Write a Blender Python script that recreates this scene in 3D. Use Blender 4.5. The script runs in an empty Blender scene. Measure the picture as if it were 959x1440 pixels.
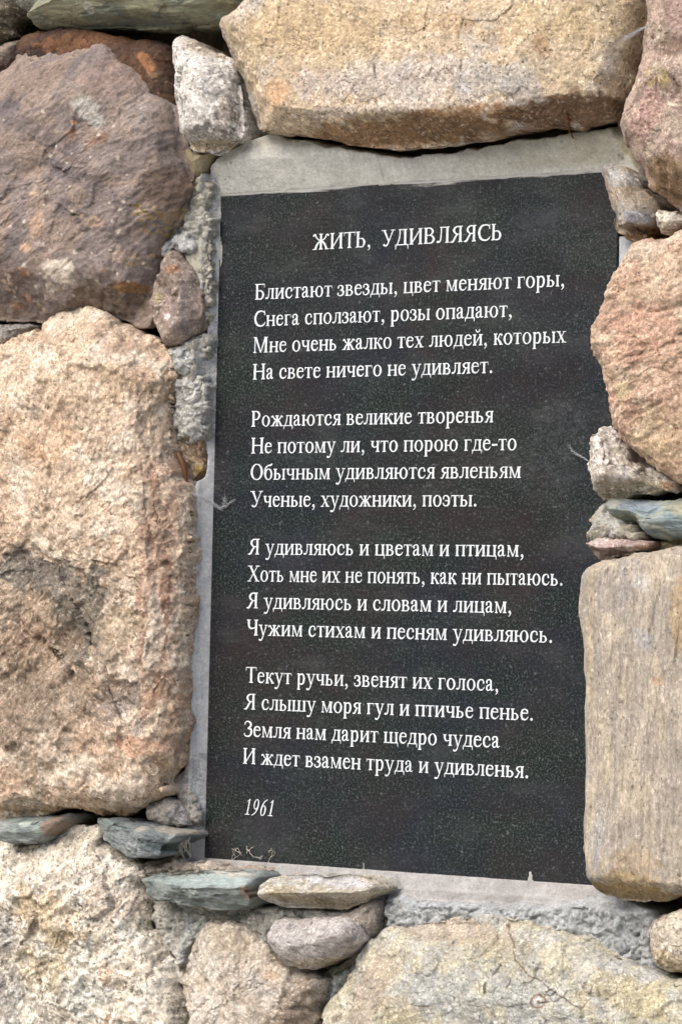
import bpy, math, random
import numpy as np
from mathutils import Vector, Matrix
from mathutils.geometry import delaunay_2d_cdt

# ------------------------------------------------------------------ scene, camera, light
scn = bpy.context.scene
COL = scn.collection
PH, PW, PZ = 0.70, 0.473, 1.40            # plaque height, width, height of its centre above ground
FPX = 4500.0                              # focal length in photograph pixels
AX = np.array([-0.0426, 0.5716, 0.0119]); TR = np.array([0.0638, 0.0137, 3.2419])
CAMFIX = [-0.042571, 0.571597, 0.011879, 0.063751, 0.013703, 3.241905, 0.473018]
def _rot(a):
    th = np.linalg.norm(a); k = a/th
    K = np.array([[0, -k[2], k[1]], [k[2], 0, -k[0]], [-k[1], k[0], 0]])
    return np.eye(3) + math.sin(th)*K + (1-math.cos(th))*K@K
AX = np.array(CAMFIX[0:3]); TR = np.array(CAMFIX[3:6]); PW = CAMFIX[6]
RM = _rot(AX)                              # plaque axes (right, down, into wall) -> camera axes (right, down, forward)
W2P = np.array([[1, 0, 0], [0, 0, -1], [0, 1, 0]], float)   # world X,Y,Z -> plaque axes (about the plaque centre)
CAMPOS_P = -RM.T@TR
CAMPOS = W2P.T@CAMPOS_P + np.array([0, 0, PZ])
R = RM@W2P                                 # world -> camera (x right, y down, z forward)
cam_d = bpy.data.cameras.new('camera'); cam = bpy.data.objects.new('camera', cam_d); COL.objects.link(cam)
m = np.eye(4); m[:3, 0] = R[0]; m[:3, 1] = -R[1]; m[:3, 2] = -R[2]; m[:3, 3] = CAMPOS
cam.matrix_world = Matrix(m.tolist())
cam_d.sensor_fit = 'VERTICAL'; cam_d.sensor_height = 36.0; cam_d.sensor_width = 24.0
cam_d.lens = FPX/1440*36.0; cam_d.clip_start = 0.05; cam_d.clip_end = 2000
scn.camera = cam

SUN_EL, SUN_AZ = math.radians(44), math.radians(-16)        # azimuth: left of straight in front of the wall
sd = Vector((math.sin(SUN_AZ)*math.cos(SUN_EL), -math.cos(SUN_AZ)*math.cos(SUN_EL), math.sin(SUN_EL)))
wd = bpy.data.worlds.new('World'); scn.world = wd; wd.use_nodes = True
nt = wd.node_tree; nt.nodes.clear()
sky = nt.nodes.new('ShaderNodeTexSky'); sky.sky_type = 'NISHITA'; sky.sun_disc = False
sky.sun_elevation = SUN_EL; sky.sun_rotation = math.atan2(sd.x, sd.y)
sky.air_density = 1.0; sky.dust_density = 4.0; sky.ozone_density = 1.0
bg = nt.nodes.new('ShaderNodeBackground'); bg.inputs['Strength'].default_value = 0.15
wo = nt.nodes.new('ShaderNodeOutputWorld')
nt.links.new(sky.outputs[0], bg.inputs[0]); nt.links.new(bg.outputs[0], wo.inputs[0])
sl = bpy.data.lights.new('sun', 'SUN'); sl.energy = 1.5; sl.angle = math.radians(60); sl.color = (1.0, 0.97, 0.925)
so = bpy.data.objects.new('sun', sl); COL.objects.link(so); so.rotation_euler = sd.to_track_quat('Z', 'Y').to_euler()
so.location = (-2, -4, 5)
vs = scn.view_settings; scn.display_settings.display_device = 'sRGB'
vs.view_transform = 'Standard'; vs.look = 'None'; vs.gamma = 1; vs.use_curve_mapping = False
vs.exposure = 0.80
scn.cycles.max_bounces = 6; scn.cycles.use_denoising = True

# ------------------------------------------------------------------ small helpers
rng = np.random.default_rng(7)
def px2w(p, h=0.0):
    """pixels of the photograph -> world X,Z on the plane h metres in front of the plaque's face"""
    p = np.atleast_2d(np.asarray(p, float))
    d = np.stack([(p[:, 0]-479.5)/FPX, (p[:, 1]-720)/FPX, np.ones(len(p))], 1)
    dw = d@R                                # camera -> world
    t = (-np.asarray(h) - CAMPOS[1])/dw[:, 1]
    q = CAMPOS + dw*t[:, None]
    return np.stack([q[:, 0], q[:, 2]], 1)
def lin(c):
    c = np.asarray(c, float)/255.0
    return np.where(c <= 0.04045, c/12.92, ((c+0.055)/1.055)**2.4)
def tag(o, **k):
    for a, b in k.items(): o[a] = b
    return o
def empty(name, loc, **k):
    o = bpy.data.objects.new(name, None); COL.objects.link(o); o.location = loc; o.empty_display_size = 0.05
    return tag(o, **k)
def link(name, me, mat=None, parent=None, loc=None, **k):
    o = bpy.data.objects.new(name, me); COL.objects.link(o)
    if mat: me.materials.append(mat)
    if loc is not None: o.location = loc
    if parent is not None:
        o.parent = parent
        o.location = Vector(o.location) - PLOC[parent.name]
    PLOC[o.name] = Vector(loc) if loc is not None else (PLOC[parent.name] if parent else Vector())
    return tag(o, **k)
PLOC = {}
def mesh_np(name, V, F, smooth=True, col=None):
    me = bpy.data.meshes.new(name)
    V = np.ascontiguousarray(V, np.float32); n = len(V)
    me.vertices.add(n); me.vertices.foreach_set('co', V.ravel())
    Fs = F if isinstance(F, (tuple, list)) else (F,); Fs = [np.asarray(f, np.int32) for f in Fs]
    ls = np.concatenate([f.ravel() for f in Fs]); st, o = [], 0
    for f in Fs: st.append(o+np.arange(0, f.size, f.shape[1], dtype=np.int32)); o += f.size
    st = np.concatenate(st)
    me.loops.add(len(ls)); me.loops.foreach_set('vertex_index', ls)
    me.polygons.add(len(st)); me.polygons.foreach_set('loop_start', st.astype(np.int32))
    me.update(calc_edges=True); me.validate()
    me.polygons.foreach_set('use_smooth', np.full(len(me.polygons), smooth))
    if col is not None and len(me.vertices) == n:
        a = me.color_attributes.new('tint', 'FLOAT_COLOR', 'POINT')
        c = np.ones((n, 4), np.float32); c[:, :3] = col; a.data.foreach_set('color', c.ravel())
    return me
def _hash(x, y, z, s):
    h = (x.astype(np.uint32)*np.uint32(374761393)) ^ (y.astype(np.uint32)*np.uint32(668265263)) ^ (z.astype(np.uint32)*np.uint32(2147483647-58)) ^ np.uint32((s*974634777+12345) & 0xffffffff)
    h = (h ^ (h >> np.uint32(13)))*np.uint32(1274126177); h = (h ^ (h >> np.uint32(16)))*np.uint32(2246822519)
    return ((h ^ (h >> np.uint32(15))) & np.uint32(0xffffff)).astype(np.float32)/np.float32(0xffffff)
_Q = np.linalg.qr(np.random.default_rng(3).normal(size=(3, 3)))[0]
def vnoise(P, s=0):
    f = np.floor(P); t = (P-f).astype(np.float32); t = t*t*t*(t*(t*6-15)+10)
    i = f.astype(np.int64).astype(np.uint32)
    o = np.zeros(len(P), np.float32)
    for dx in (0, 1):
        wx = t[:, 0] if dx else 1-t[:, 0]
        for dy in (0, 1):
            wy = wx*(t[:, 1] if dy else 1-t[:, 1])
            for dz in (0, 1):
                o += wy*(t[:, 2] if dz else 1-t[:, 2])*_hash(i[:, 0]+np.uint32(dx), i[:, 1]+np.uint32(dy), i[:, 2]+np.uint32(dz), s)
    return o*2-1
def fbm(P, scale, s=0, octs=4, gain=0.5, billow=False):
    """P in metres, scale = size in metres of the largest lump; result about -1..1"""
    P = np.asarray(P, float)@_Q/scale + 100.0 + s*7.3
    o = 0; a = 1; tot = 0
    for k in range(octs):
        n = vnoise(P, s+k)
        if billow: n = 1-2*np.abs(n)*1.6
        o = o + a*n; tot += a*0.6; a *= gain; P = P@_Q*2.03
    return o/tot*0.6/0.6*0.8
def worley(P2, cell, s=0):
    """distance to nearest jittered point / cell, and its random id"""
    q = P2/cell; f = np.floor(q); best = np.full(len(q), 9.0); bid = np.zeros(len(q))
    z = np.zeros(len(q), np.uint32)
    for dx in (-1, 0, 1):
        for dy in (-1, 0, 1):
            c = f + (dx, dy); ci = c.astype(np.int64).astype(np.uint32)
            jx = _hash(ci[:, 0], ci[:, 1], z, s); jy = _hash(ci[:, 0], ci[:, 1], z+np.uint32(1), s)
            d = np.hypot(q[:, 0]-c[:, 0]-jx, q[:, 1]-c[:, 1]-jy)
            m = d < best; best = np.where(m, d, best); bid = np.where(m, _hash(ci[:, 0], ci[:, 1], z+np.uint32(2), s), bid)
    return best, bid
def sst(a, b, x):
    t = np.clip((x-a)/(b-a), 0, 1); return t*t*(3-2*t)
def dist_poly(P, L, closed=True):
    A = L; B = np.roll(L, -1, 0) if closed else L[1:]
    if not closed: A = L[:-1]
    best = np.full(len(P), 1e9); par = np.zeros(len(P)); side = np.zeros(len(P))
    for k, (a, b) in enumerate(zip(A, B)):
        e = b-a; l2 = max(e@e, 1e-12)
        t = np.clip(((P-a)@e)/l2, 0, 1)
        r = P-a-t[:, None]*e; d = np.hypot(r[:, 0], r[:, 1])
        m = d < best; best = np.where(m, d, best); par = np.where(m, (k+t)/len(A), par)
        side = np.where(m, np.sign(e[0]*(P[:, 1]-a[1])-e[1]*(P[:, 0]-a[0])), side)
    return best, par, side
def inside(P, L):
    c = np.zeros(len(P), bool)
    for a, b in zip(L, np.roll(L, -1, 0)):
        m = (a[1] > P[:, 1]) != (b[1] > P[:, 1])
        if b[1] != a[1]: c ^= m & (P[:, 0] < (b[0]-a[0])*(P[:, 1]-a[1])/(b[1]-a[1])+a[0])
    return c
def resample(L, n, smooth=1):
    L = np.asarray(L, float)
    for _ in range(smooth):                 # gentle corner rounding (keeps corners mostly)
        B = np.roll(L, -1, 0); L = np.stack([L*0.84+B*0.16, L*0.16+B*0.84], 1).reshape(-1, 2)
    B = np.vstack([L, L[:1]]); s = np.r_[0, np.cumsum(np.hypot(*np.diff(B, axis=0).T))]
    t = np.linspace(0, s[-1], n, endpoint=False)
    return np.stack([np.interp(t, s, B[:, 0]), np.interp(t, s, B[:, 1])], 1)

# ------------------------------------------------------------------ materials
def nodes(name):
    m = bpy.data.materials.new(name); m.use_nodes = True; t = m.node_tree; t.nodes.clear()
    out = t.nodes.new('ShaderNodeOutputMaterial'); b = t.nodes.new('ShaderNodeBsdfPrincipled')
    t.links.new(b.outputs[0], out.inputs[0]); return m, t, b
def N(t, typ, **k):
    n = t.nodes.new(typ)
    for a, v in k.items(): setattr(n, a, v)
    return n
def mathn(t, op, a, b=None, c=None):
    n = N(t, 'ShaderNodeMath', operation=op)
    for i, v in enumerate((a, b, c)):
        if v is None: continue
        if isinstance(v, (int, float)): n.inputs[i].default_value = v
        else: t.links.new(v, n.inputs[i])
    return n.outputs[0]
def mix(t, fac, a, b, mode='MIX'):
    n = N(t, 'ShaderNodeMix', data_type='RGBA', blend_type=mode)
    for s, v in ((0, fac), (6, a), (7, b)):
        if isinstance(v, (int, float)): n.inputs[s].default_value = v
        elif isinstance(v, tuple): n.inputs[s].default_value = (*v, 1)
        else: t.links.new(v, n.inputs[s])
    return n.outputs[2]
def ramp(t, src, pts):
    n = N(t, 'ShaderNodeValToRGB'); e = n.color_ramp.elements
    while len(e) < len(pts): e.new(0.5)
    for k, (p, c) in zip(e, pts):
        k.position = p; k.color = (c, c, c, 1) if isinstance(c, (int, float)) else (*c, 1)
    t.links.new(src, n.inputs[0]); return n.outputs[0]
def noise(t, vec, scale, detail=4, rough=0.6, dist=0):
    n = N(t, 'ShaderNodeTexNoise'); n.inputs['Scale'].default_value = scale; n.inputs['Detail'].default_value = detail
    n.inputs['Roughness'].default_value = rough; n.inputs['Distortion'].default_value = dist; t.links.new(vec, n.inputs['Vector']); return n
def rock_mat(name, grain=2.2, dark=0.14, pale=0.14, dcol=(60, 52, 46), pcol=(235, 228, 218), rough=0.9, mott=0.35,
             bump=0.8, stretch=(1, 1, 1), rot=0.0, dust=0.0, spec=0.25, streak=0.0):
    """speckled stone: per-vertex 'tint' gives the stains and patches, this adds mineral grains and pits"""
    m, t, b = nodes(name)
    geo = N(t, 'ShaderNodeNewGeometry'); mp = N(t, 'ShaderNodeMapping')
    t.links.new(geo.outputs['Position'], mp.inputs[0]); mp.inputs['Rotation'].default_value = (0, math.radians(rot), 0)
    mp2 = N(t, 'ShaderNodeMapping'); t.links.new(mp.outputs[0], mp2.inputs[0]); mp2.inputs['Scale'].default_value = stretch
    P = mp2.outputs[0]
    col = N(t, 'ShaderNodeAttribute'); col.attribute_name = 'tint'
    wob = noise(t, P, 260, 2); pv = N(t, 'ShaderNodeVectorMath', operation='MULTIPLY_ADD')
    t.links.new(wob.outputs['Color'], pv.inputs[0]); pv.inputs[1].default_value = (0.0035,)*3; t.links.new(P, pv.inputs[2])
    vo = N(t, 'ShaderNodeTexVoronoi'); vo.inputs['Scale'].default_value = 1000/grain; t.links.new(pv.outputs[0], vo.inputs['Vector'])
    sep = N(t, 'ShaderNodeSeparateColor'); t.links.new(vo.outputs['Color'], sep.inputs[0])
    clus = noise(t, P, 42, 4, 0.65).outputs[0]                   # minerals gather in clusters
    from statistics import NormalDist
    def mineral(off, frac, sc):
        mv = N(t, 'ShaderNodeMapping'); t.links.new(P, mv.inputs[0]); mv.inputs['Location'].default_value = (off, off*.7, -off)
        n = noise(t, mv.outputs[0], sc, 3, .72, .3).outputs[0]
        th = .5+NormalDist().inv_cdf(1-frac)*.105
        n = mathn(t, 'ADD', n, mathn(t, 'MULTIPLY_ADD', clus, .30, -.15))
        return ramp(t, n, [(min(th-.015, .95), 0), (min(th+.045, .99), 1)])
    dk = mineral(3.1, dark, 560/grain); pl = mineral(7.7, pale, 480/grain)
    fine = noise(t, P, 300, 5, 0.8).outputs[0]
    mid = noise(t, P, 60, 5, 0.7).outputs[0]
    f1 = ramp(t, fine, [(0.26, 1-mott*1.3), (0.5, 1.0), (0.74, 1+mott*1.15)])
    f2 = ramp(t, mid, [(0.3, 1-mott*0.8), (0.7, 1+mott*0.6)])
    f3 = ramp(t, sep.outputs[2], [(0, 1-mott*.4), (1, 1+mott*.4)])
    c = mix(t, 1.0, col.outputs['Color'], f1, 'MULTIPLY'); c = mix(t, 1.0, c, f2, 'MULTIPLY'); c = mix(t, 1.0, c, f3, 'MULTIPLY')
    c = mix(t, mathn(t, 'MULTIPLY', dk, 0.72), c, tuple(lin(dcol)*0.8))
    c = mix(t, mathn(t, 'MULTIPLY', pl, 0.62), c, mix(t, .62, tuple(lin(pcol)*0.85), mix(t, 1.0, c, (2.1, 2.1, 2.1), 'MULTIPLY')))
    if streak:
        ms = N(t, 'ShaderNodeMapping'); t.links.new(mp.outputs[0], ms.inputs[0]); ms.inputs['Scale'].default_value = (1, 1, 0.06)
        sn = ramp(t, noise(t, ms.outputs[0], 240, 4, 0.7).outputs[0], [(0.3, 1-streak), (0.55, 1.0), (0.75, 1+streak*0.8)])
        c = mix(t, 1.0, c, sn, 'MULTIPLY')
    t.links.new(c, b.inputs['Base Color']); b.inputs['Roughness'].default_value = rough
    b.inputs['Specular IOR Level'].default_value = spec
    hgt = mathn(t, 'ADD', mathn(t, 'MULTIPLY', fine, 0.0022), mathn(t, 'MULTIPLY', dk, -0.0003))
    hgt = mathn(t, 'ADD', hgt, mathn(t, 'MULTIPLY', mid, 0.0050))
    if streak: hgt = mathn(t, 'ADD', hgt, mathn(t, 'MULTIPLY', sn, 0.0022))
    bp = N(t, 'ShaderNodeBump'); bp.inputs['Strength'].default_value = bump; bp.inputs['Distance'].default_value = 1.0
    t.links.new(hgt, bp.inputs['Height']); t.links.new(bp.outputs[0], b.inputs['Normal'])
    return m
M = {}
M['tan'] = rock_mat('tan_granite', 2.2, .16, .19, (100, 72, 54), (250, 240, 226), mott=.42, bump=.7)
M['speckled'] = rock_mat('speckled_granite', 2.1, .18, .18, (84, 66, 52), (244, 240, 232), mott=.40, bump=.7)
M['white'] = rock_mat('white_granite', 2.5, .22, .28, (76, 72, 68), (250, 248, 244), mott=.42, bump=.65)
M['purple'] = rock_mat('purple_sandstone', 1.5, .06, .03, (58, 48, 48), (205, 185, 170), mott=.34, bump=1.0, stretch=(.6, 1, 1), rot=28)
M['pink'] = rock_mat('pink_granite', 2.2, .13, .15, (120, 88, 70), (244, 226, 208), mott=.46, bump=1.1)
M['gneiss'] = rock_mat('banded_gneiss', 1.8, .10, .10, (104, 92, 80), (232, 224, 212), mott=.34, bump=.8, stretch=(1, 1, .6), streak=.27)
M['grey'] = rock_mat('grey_granite', 2.0, .13, .18, (100, 92, 82), (242, 238, 232), mott=.40, bump=.8)
M['slate'] = rock_mat('green_slate', 1.4, .05, .03, (52, 64, 62), (190, 205, 200), mott=.30, bump=1.0, stretch=(.35, 1, 1.4), spec=.4, rough=.7)
M['rust'] = rock_mat('rusty_rock', 1.6, .10, .03, (48, 38, 32), (190, 155, 120), mott=.40, bump=.9)
M['mortar'] = rock_mat('cement_mortar', 1.3, .03, .03, (128, 122, 112), (226, 226, 222), mott=.20, bump=.55, spec=.2, streak=.07)
M['crumb'] = rock_mat('crumbly_mortar', 1.5, .09, .09, (112, 104, 92), (238, 236, 232), mott=.34, bump=1.2, spec=.2)

def grass_mat():
    m, t, b = nodes('dark_grass'); geo = N(t, 'ShaderNodeNewGeometry'); P = geo.outputs['Position']
    c = mix(t, ramp(t, noise(t, P, .35, 6, .7).outputs[0], [(.35, 0), (.65, 1)]), (.022, .036, .014), (.052, .058, .026))
    c = mix(t, ramp(t, noise(t, P, 9, 5, .7).outputs[0], [(.5, 0), (.7, .6)]), c, (.085, .07, .045))
    t.links.new(c, b.inputs['Base Color']); b.inputs['Roughness'].default_value = .95; return m
def terrain():
    # ground at the wall's foot, rising to an unseen hillside, added to darken the plaque's reflection
    n = 120; a = np.linspace(-1, 1, n); xs = np.sign(a)*np.abs(a)**2.2*400; ys = xs.copy()
    XX, YY = np.meshgrid(xs, ys); P = np.c_[XX.ravel(), YY.ravel(), XX.ravel()*0]
    d = np.maximum(0, -YY.ravel()-14); hz = 36*(1-np.exp(-(d/50)**1.2))
    z = hz*(1+.25*fbm(P, 60, 201, 4))+fbm(P, 9, 205, 4)*.12*sst(12, 20, np.hypot(P[:, 0], P[:, 1]))+sst(20, 60, d)*fbm(P, 7, 206, 3)*1.2
    P[:, 2] = z; ii = np.arange(n*n).reshape(n, n); F = np.stack([ii[:-1, :-1], ii[:-1, 1:], ii[1:, 1:], ii[1:, :-1]], -1).reshape(-1, 4)
    me = mesh_np('ground', P, F, True); o = link('ground', me, grass_mat()); o['kind'] = 'structure'
terrain()
def path():  # unseen pale gravel strip, added to bounce light up under the stones
    m, t, b = nodes('bounce_gravel'); geo = N(t, 'ShaderNodeNewGeometry'); vo = N(t, 'ShaderNodeTexVoronoi'); vo.inputs['Scale'].default_value = 60; t.links.new(geo.outputs['Position'], vo.inputs['Vector'])
    sp = N(t, 'ShaderNodeSeparateColor'); t.links.new(vo.outputs['Color'], sp.inputs[0]); t.links.new(ramp(t, sp.outputs[0], [(0, (.30, .28, .25)), (.5, (.42, .40, .36)), (1, (.52, .50, .46))]), b.inputs['Base Color'])
    b.inputs['Roughness'].default_value = .95; bp = N(t, 'ShaderNodeBump'); bp.inputs['Distance'].default_value = .01; t.links.new(vo.outputs['Distance'], bp.inputs['Height']); t.links.new(bp.outputs[0], b.inputs['Normal'])
    n = 40; X, Y = np.meshgrid(np.linspace(-9, 9, n), np.linspace(-5.5, .03, n)); P = np.c_[X.ravel(), Y.ravel()+.15*np.sin(X.ravel()*.7)*(Y.ravel() < -5), np.full(n*n, .006)]
    ii = np.arange(n*n).reshape(n, n); F = np.stack([ii[:-1, :-1], ii[:-1, 1:], ii[1:, 1:], ii[1:, :-1]], -1).reshape(-1, 4)
    o = link('path', mesh_np('path', P, F), m); o['kind'] = 'structure'
path()

# ------------------------------------------------------------------ stones
OUTLINES = []     # (outline, silhouette height) of all traced stones
def stone(parent, label, outline, z=20, H=40, bw=45, k=2.0, mat='tan', cols=((190, 160, 130), (170, 145, 120)), depth=70,
          facets=(), dents=(), cracks=(), ledges=(), spots=(), low=(5, 90), mid=(1.8, 22), fine=(.6, 5), billow=(0, 12),
          grain=(0, 1, 0), crumb=None, chip=(.10, 26), jag=1.0, zones=(), name='stone', world=False, seed=0, step=1.55, center=None, colscale=.05, soft=6,
          rings=(), lichen=(), smooth=1, cstretch=(0, 1), extra=None):
    """outline: photograph pixels of the silhouette; z: height (mm) of that silhouette before the plaque's face; H: bulge (mm)"""
    zs = z/1000; H = H/1000; bw = bw/1000
    O = np.asarray(outline, float)
    O = O if world else px2w(O, zs)
    if ((O[:, 0]*np.roll(O[:, 1], -1)-np.roll(O[:, 0], -1)*O[:, 1]).sum()) < 0: O = O[::-1]
    if not world:                            # seen from the right, a bulging flank reaches further left than its foot
        e_ = np.roll(O, -1, 0)-np.roll(O, 1, 0); nx_ = e_[:, 1]/np.maximum(np.hypot(*e_.T), 1e-9); nz__ = -e_[:, 0]/np.maximum(np.hypot(*e_.T), 1e-9)
        tt_ = np.maximum(0, -nx_)*.65*(.42 if len(outline) > 14 else .6)*H; ex_ = (np.sqrt(bw**2+tt_**2)-bw)*max(1, (k/2)**.5)
        ex_ = np.minimum(ex_, tt_); O = O-np.stack([nx_, nz__], 1)*ex_[:, None]
    def w(p, h=0.0): return px2w(np.atleast_2d(p), zs+h)
    per = np.hypot(*(O-np.roll(O, -1, 0)).T).sum()
    st = step*0.001
    n = int(np.clip(per/st, 24, 1500)); B = resample(O, n, smooth)
    if jag:                                  # broken, uneven outline
        b3 = np.c_[B, np.full(n, seed*.37)]; B = B+np.stack([fbm(b3, .028, seed+81, 5, .62), fbm(b3, .028, seed+87, 5, .62)], 1)*.0026*jag
    if not world: OUTLINES.append((resample(O, 80, smooth), zs))
    if center is not None: C = w([center])[0]
    else:
        g = np.stack(np.meshgrid(np.linspace(O[:, 0].min(), O[:, 0].max(), 26), np.linspace(O[:, 1].min(), O[:, 1].max(), 26)), -1).reshape(-1, 2)
        g = g[inside(g, B)]; dd = dist_poly(g, O)[0]; cen = O.mean(0)
        C = g[np.argmax(dd-0.25*np.hypot(*(g-cen).T))]
    rad = np.hypot(*(B-C).T); nr = int(np.clip(np.percentile(rad, 70)/st, 7, 260))
    tt = np.linspace(0, 1, nr+1)[1:]; tt = 1-(1-tt)**1.12
    UV = C + tt[:, None, None]*(B-C)[None]                                  # rings, n, 2
    P = UV.reshape(-1, 2)
    s = dist_poly(P, resample(O, 90, smooth))[0]; s.reshape(nr, n)[-1] = 0
    u = np.clip(s/bw, 0, 1)
    h = H*(1-(1-u)**k)**(1/k)
    h = h + 0.10*H*np.clip(s/bw-1, 0, 1.5)
    sf = soft/1000
    for f in facets:
        p = np.array(f, float); q = np.array([w(a[:2], a[2]/1000)[0] for a in p]); A = np.c_[q, np.ones(3)]
        co = np.linalg.solve(A, p[:, 2]/1000); hp = P@co[:2]+co[2]
        wob = fbm(np.c_[P, P[:, :1]*0+seed], 0.035, seed+31, 5, .6)*0.0060
        d = h-(hp+wob); h = np.where(d > sf, h-d, np.where(d < -sf, h, h-(d+sf)**2/(4*sf)))
    for (x, y, r, dh) in dents:
        c = w((x, y), H*.7)[0]; rr = r/1390.0; dd = np.hypot((P[:, 0]-c[0])*.84, P[:, 1]-c[1])/rr
        h = h + dh/1000*np.exp(-dd**2)
    for (pl, wd_, dp) in cracks:
        q = np.array([w(a, H*.8)[0] for a in pl]); dd, pr, _ = dist_poly(P+np.stack([fbm(np.c_[P, P[:, :1]], .02, 5, 2)*.003]*2, 1), q, False)
        h = h - dp/1000*np.exp(-(dd/(wd_/1000))**2)*np.clip(np.minimum(pr, 1-pr)*8+.25, 0, 1)
    for (pl, wd_, dp) in ledges:             # ground to the right of the line (walking along it) drops by dp, fading over wd
        q = np.array([w(a, H*.8)[0] for a in pl]); Pw = P+np.stack([fbm(np.c_[P, P[:, :1]], .03, 9, 4)*.007]*2, 1)
        dd, pr, sd_ = dist_poly(Pw, q, False)
        h = h - dp/1000*np.where(sd_ < 0, sst(0, .0035, dd)*np.exp(-dd/(wd_/1000)), 0)*np.clip(np.minimum(pr, 1-pr)*6, 0, 1)
    h = np.maximum(h, 0)
    X = np.empty((nr, n, 3)); X[..., 0] = P[:, 0].reshape(nr, n); X[..., 2] = P[:, 1].reshape(nr, n); X[..., 1] = -(zs+h.reshape(nr, n))
    nb = 9; Bk = np.empty((nb, n, 3)); dn = (C-B)/np.maximum(rad, 1e-6)[:, None]
    shr = min(0.22*rad.min(), 0.02)
    for i in range(nb):
        t = (i+1)/nb; q = B + dn*shr*(t**1.5); Bk[i, :, 0] = q[:, 0]; Bk[i, :, 2] = q[:, 1]; Bk[i, :, 1] = -(zs-depth/1000*t)
    G = np.concatenate([X, Bk], 0); nR = nr+nb
    ga = math.radians(grain[0]); 
    du = np.roll(G, -1, 1)-np.roll(G, 1, 1); dv = np.gradient(G, axis=0)
    Nn = np.cross(dv, du); Nn /= np.maximum(np.linalg.norm(Nn, axis=2, keepdims=True), 1e-12)
    if Nn[nr//2, :, 1].mean() > 0: Nn = -Nn
    Q = G.reshape(-1, 3); 
    Qg = Q.copy(); x = Q[:, 0]*math.cos(ga)+Q[:, 2]*math.sin(ga); y = -Q[:, 0]*math.sin(ga)+Q[:, 2]*math.cos(ga)
    Qg[:, 0] = x/grain[1]; Qg[:, 2] = y
    si = np.concatenate([s, np.zeros(nb*n)])
    d = fbm(Q, low[1]/1000, seed, 3)*low[0]/1000*(0.25+0.75*sst(0, .03, si))
    d += fbm(Qg, mid[1]/1000, seed+11, 4, .55)*mid[0]/1000
    d += fbm(Qg, fine[1]/1000, seed+21, 2, .6)*fine[0]/1000
    if billow[0]: d += fbm(Qg, billow[1]/1000, seed+41, 3, .5, True)*billow[0]/1000
    if grain[2]: 
        d += fbm(Qg, .006, seed+51, 3, .6)*grain[2]/1000
    for (x_, y_, rx, ry, amp, sc_) in zones:      # craggier patch
        q = w((x_, y_), H*.8)[0]; mk = 1-sst(.5, 1.1, np.hypot((Q[:, 0]-q[0])*1165/rx, (Q[:, 2]-q[1])*1390/ry)+.3*fbm(Q, .03, seed+3, 3))
        idx = np.where(mk > 0)[0]; d[idx] += mk[idx]*fbm(Q[idx], sc_/1000, seed+71, 4, .55, True)*amp/1000
    if chip and chip[0]:                     # flat fracture faces of a few centimetres, each tilted its own way
        for (sl_, cs_, ss) in ((chip[0], chip[1], 0), (chip[0]*1.1, chip[1]*.38, 7)):
            q2 = Qg[:, [0, 2]]+np.stack([fbm(Q, .03, seed+91+ss, 3), fbm(Q, .03, seed+93+ss, 3)], 1)*.25*cs_/1000
            cell = cs_/1000; qq = q2/cell; f_ = np.floor(qq); best = np.full(len(qq), 9.0); hh = np.zeros(len(qq)); b2 = best.copy(); zz = np.zeros(len(qq), np.uint32)
            for dx in (-1, 0, 1):
                for dy in (-1, 0, 1):
                    c_ = f_+(dx, dy); ci = c_.astype(np.int64).astype(np.uint32); R_ = [_hash(ci[:, 0], ci[:, 1], zz+np.uint32(k_), seed+ss) for k_ in range(5)]
                    ex, ey = qq[:, 0]-c_[:, 0]-R_[0], qq[:, 1]-c_[:, 1]-R_[1]; dd = np.hypot(ex, ey); v_ = (ex*(R_[2]-.5)+ey*(R_[3]-.5))*2*sl_*cell+(R_[4]-.5)*sl_*cell*.9
                    m_ = dd < best; hh = np.where(m_, v_, hh); best = np.where(m_, dd, best)
            d += hh
    if crumb:
        wv, wi = worley(Q[:, [0, 2]]+fbm(Q, .01, seed, 2)[:, None]*.002, crumb[1]/1000, seed)
        d += crumb[0]/1000*(np.sqrt(np.clip(1-wv**2*1.3, 0, 1))*(.5+.7*wi)-.4)
    if extra is not None: d += extra(Q, w)
    G = G + Nn*d.reshape(nR, n, 1)
    V = np.concatenate([G.reshape(-1, 3), G[0].mean(0)[None], G[-1].mean(0)[None]])
    i = np.arange(n); j = (i+1) % n; F = []
    for_r = np.arange(nR-1)[:, None]*n
    F = np.stack([for_r+i, for_r+j, for_r+n+j, for_r+n+i], -1).reshape(-1, 4)
    ctr = nR*n; T = np.stack([np.full(n, ctr), j, i], 1); T2 = np.stack([np.full(n, ctr+1), (nR-1)*n+i, (nR-1)*n+j], 1)
    F = (F, np.concatenate([T, T2]))
    # colour
    ca = math.radians(cstretch[0]); Qc = V.copy(); x = V[:, 0]*math.cos(ca)+V[:, 2]*math.sin(ca); y = -V[:, 0]*math.sin(ca)+V[:, 2]*math.cos(ca)
    Qc[:, 0] = x/cstretch[1]; Qc[:, 2] = y
    c = np.tile(lin(cols[0]), (len(V), 1))
    for q, cc in enumerate(cols[1:]):
        mk = sst(-.12, .35, fbm(Qc, colscale*(1 if q % 2 == 0 else .4), seed+61+q*3, 4, .62))[:, None]
        c = c*(1-mk)+lin(cc)*mk
    nz = fbm(V, .018, seed+77, 4, .65); nzf = fbm(V, .006, seed+78, 2)
    Pv = V[:, [0, 2]]; hv = -V[:, 1]
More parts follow.
